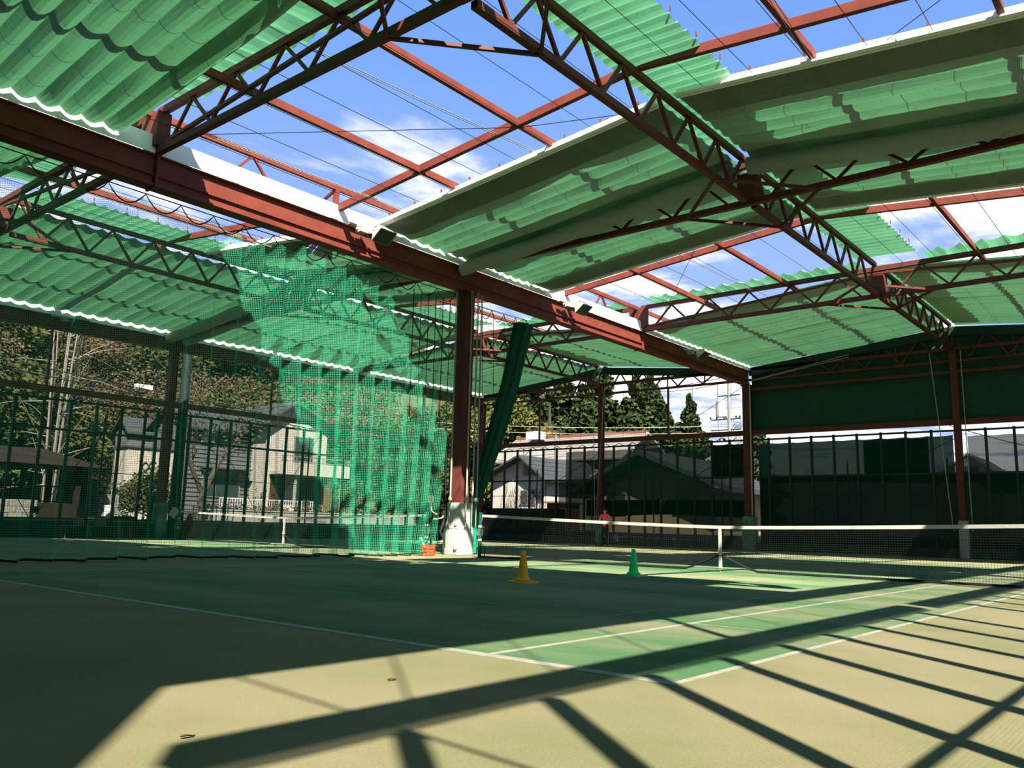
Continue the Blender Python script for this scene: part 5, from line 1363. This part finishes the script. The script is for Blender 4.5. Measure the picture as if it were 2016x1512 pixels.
# green steel pole and street lamp, wires
POLEG = mat('dark_green_pole', (0.012, 0.030, 0.026), 0.6)
h = empty('steel_pole', (14.57, 31.5, 0), 'thick dark green pole just outside the left fence column', 'pole')
MB().lathe([(0.24, 0), (0.17, 11)], 16).build('shaft', POLEG, h); MB().lathe([(0.27, 0), (0.27, 0.3)], 16).build('collar', POLEG, h)
h = empty('street_lamp', (16.0, 38.0, 7.1), 'white street lamp box hung on the overhead cable', 'lamp')
MB().box(-0.42, 0.42, -0.12, 0.12, -0.12, 0.12).build('housing', WHITE, h); MB().box(-0.38, 0.38, -0.1, 0.1, -0.14, -0.12).build('diffuser', GREYBOX, h)
for k, (a, b, lb) in enumerate([((2, 36, 7.6), (60, 42, 5.5), 'overhead cable crossing above the gazebo'), ((2, 36.2, 7.3), (60, 42.5, 5.3), 'second overhead cable above the gazebo'), ((2, 33, 9.4), (22, 31, 9.0), 'high overhead cable at the left')]):
    a = Vector(a); b = Vector(b); pts = [a.lerp(b, t)-Vector((0, 0, 1.0*t*(1-t))) for t in np.linspace(0, 1, 9)]
    o = MB().tube(pts, 0.025, 4).build('overhead_cable', WIRE); tag(o, lb, 'cable')
# houses beyond the far wall
h = empty('house', (0, 0, 0), 'white gabled house with climbing bare vines beyond the far wall', 'building')
gable_wall(h, 'y', 42.0, 32.9, 37.6, 0.3, 4.35, 5.5, OFFW, 0.15, cr=34.6)
MB().box(42.1, 49, 32.9, 37.6, 0.3, 4.3).build('wall', OFFW, h); gable_roof(h, 'x', 41.6, 49, 32.7, 37.8, 4.3, 5.65, ROOFG, cr=34.6, over=0.5)
window(h, 33.7, 34.75, 4.5-0.2, 4.95, 'y', 41.95, 2); window(h, 33.7, 34.9, 2.3, 3.2, 'y', 41.95, 2)
for k in range(40):
    y = random.uniform(32.9, 37); z0 = random.uniform(0.8, 2.0); pts = [(41.9, y, z0)]
    for q in range(4): pts.append((41.88, pts[-1][1]+random.uniform(-.25, .25), pts[-1][2]+random.uniform(0.2, 0.55)))
    MB().tube(pts, 0.014, 3, cap=False).build('vine', BARK, h)
h = empty('house', (0, 0, 0), 'long pale-tiled house with rusty ridge behind the white gable', 'building')
MB().box(52, 58, 33, 45, 0.3, 6.2).build('wall', mat('brown_wall', (0.20, 0.15, 0.11), 0.85), h)
gable_roof(h, 'y', 33, 45.5, 51.5, 58.5, 6.5, 8.5, ROOFL, over=0.6); MB().box(54.8, 55.2, 32.6, 46, 8.42, 8.62).build('ridge', RUST, h)
MB().box(51.2, 51.9, 33, 40, 5.1, 5.3).build('eave_board', OFFW, h); MB().box(51.0, 51.5, 40.5, 46, 6.2, 6.9).build('bay_front', OFFW, h)
MB().box(53.2, 54.2, 42.2, 43.6, 8.2, 8.9).build('roof_tank', WHITE, h)
h = empty('house', (0, 0, 0), 'beige house with broad dark gable behind the shade screen', 'building')
gable_wall(h, 'y', 40.0, 19.4, 26.6, 0.3, 3.2, 4.7, BEIGE, 0.15, cr=23.9)
MB().box(40.1, 47, 19.4, 26.6, 0.3, 3.2).build('wall', BEIGE, h); gable_roof(h, 'x', 39.0, 47, 18.2, 28.0, 3.3, 5.4, ROOFG, cr=23.7, over=0.3, th=0.3)
window(h, 25.2, 26.2, 1.7, 2.9, 'y', 39.95, 1); MB().box(39.6, 39.95, 20.6, 21.6, 2.2, 2.6).build('awning', ROOFG, h)
h = empty('house', (0, 0, 0), 'grey-roofed house with pale gable edge behind the beige house', 'building')
MB().box(48, 54, 24, 33, 0.3, 4.5).build('wall', mat('dull_wall', (0.30, 0.30, 0.28), 0.85), h); gable_roof(h, 'x', 48, 54, 24, 33, 4.6, 6.2, OFFW, over=0.4)
for k, (y0, y1, z1, lb) in enumerate(((8.4, 12.5, 5.2, 'white gabled house, larger of two at the right edge'), (5.2, 8.6, 4.6, 'white gabled house, smaller one at the right edge'))):
    h = empty('house', (0, 0, 0), lb, 'building')
    gable_wall(h, 'y', 60+k*3, y0, y1, 0.3, z1-0.4, z1+1.1, OFFW); MB().box(60.1+k*3, 66+k*3, y0, y1, 0.3, z1-0.4).build('wall', OFFW, h)
    gable_roof(h, 'x', 59.8+k*3, 66+k*3, y0-0.1, y1+0.1, z1-0.4, z1+1.2, ROOFG, over=0.4)
    window(h, (y0+y1)/2-0.5, (y0+y1)/2+0.5, z1-0.5, z1+0.3, 'y', 59.95+k*3, 2)
h = empty('shed', (0, 0, 0), 'red corrugated shed low behind the far wall screen', 'building')
MB().box(37, 39, 27.9, 28.9, 0.5, 2.2).build('wall', RB, h); MB().box(36.8, 39.2, 27.7, 29.1, 2.2, 2.3).build('roof', RUST, h)
# utility pole with transformer
h = empty('utility_pole', (55, 25.45, 0.3), 'concrete utility pole with grey transformer drum beyond the far wall', 'pole')
MB().lathe([(0.2, 0), (0.13, 13)], 12).build('shaft', CONC, h)
MB().lathe([(0.05, 9.0), (0.34, 9.0), (0.36, 9.1), (0.36, 10.2), (0.3, 10.3), (0.05, 10.32)], 16, (0, 0.72, 0)).build('transformer', GREYBOX, h)
for zz in (8.8, 8.0, 10.6, 12.2): MB().bar((-0.05, -0.9, zz), (-0.05, 1.5 if zz < 9 else 0.9, zz), 0.08).build('crossarm', WIRE, h)
for k in range(12):
    y = random.uniform(-1, 1.8); z = random.choice((8.85, 7.6, 7.2)); MB().lathe([(0.02, 0), (0.07, 0.03), (0.07, 0.14), (0.02, 0.2)], 8, (-0.05, y, z)).build('insulator', WIRE, h)
for k in range(5):
    z = 7.2+0.35*k; MB().tube([(0, -0.6+0.3*math.cos(a), z+0.3*math.sin(a)) for a in np.linspace(0, 5.5, 12)], 0.02, 4).build('cable_loop', WIRE, h)
h = empty('steel_pole', (46, 35.0, 0.3), 'pale steel pole with bracket before the tiled roof', 'pole')
MB().lathe([(0.13, 0), (0.11, 7.2)], 10).build('shaft', GALV, h); MB().bar((0, 0, 6.5), (0, 3.0, 6.3), 0.06).build('bracket', GALV, h); MB().bar((0, 0, 5.8), (0, 3.0, 5.7), 0.06).build('bracket', GALV, h)
MB().bar((0, 3.0, 5.7), (0, 2.2, 6.35), 0.05).build('bracket', GALV, h); MB().bar((0, 3.0, 5.6), (0, 3.0, 6.4), 0.06).build('bracket', GALV, h)
h = empty('steel_pole', (44, 27.2, 0.3), 'short pale vent pole behind the screen', 'pole')
MB().lathe([(0.09, 0), (0.09, 5.9)], 10).build('shaft', GALV, h); MB().lathe([(0.16, 5.7), (0.16, 6.1), (0.05, 6.2)], 10).build('cap', GALV, h)
for k, (a, b, lb) in enumerate([((46, 48, 9.2), (55, 25.3, 8.6), 'upper pale overhead cable before the cedars'), ((46, 48, 8.7), (55, 25.3, 8.1), 'lower pale overhead cable before the cedars'),
                                ((75, 46, 16.0), (55, 25.4, 12.4), 'thin high cable to the utility pole'), ((75, 44, 15.5), (55, 25.4, 12.0), 'second thin high cable to the utility pole'),
                                ((48, 9.5, 7.2), (62, 3, 6.0), 'dark cable before the white gabled houses')]):
    a = Vector(a); b = Vector(b); pts = [a.lerp(b, t)-Vector((0, 0, 1.2*t*(1-t))) for t in np.linspace(0, 1, 9)]
    o = MB().tube(pts, 0.025, 4).build('overhead_cable', ROPE if k < 2 else WIRE); tag(o, lb, 'cable')
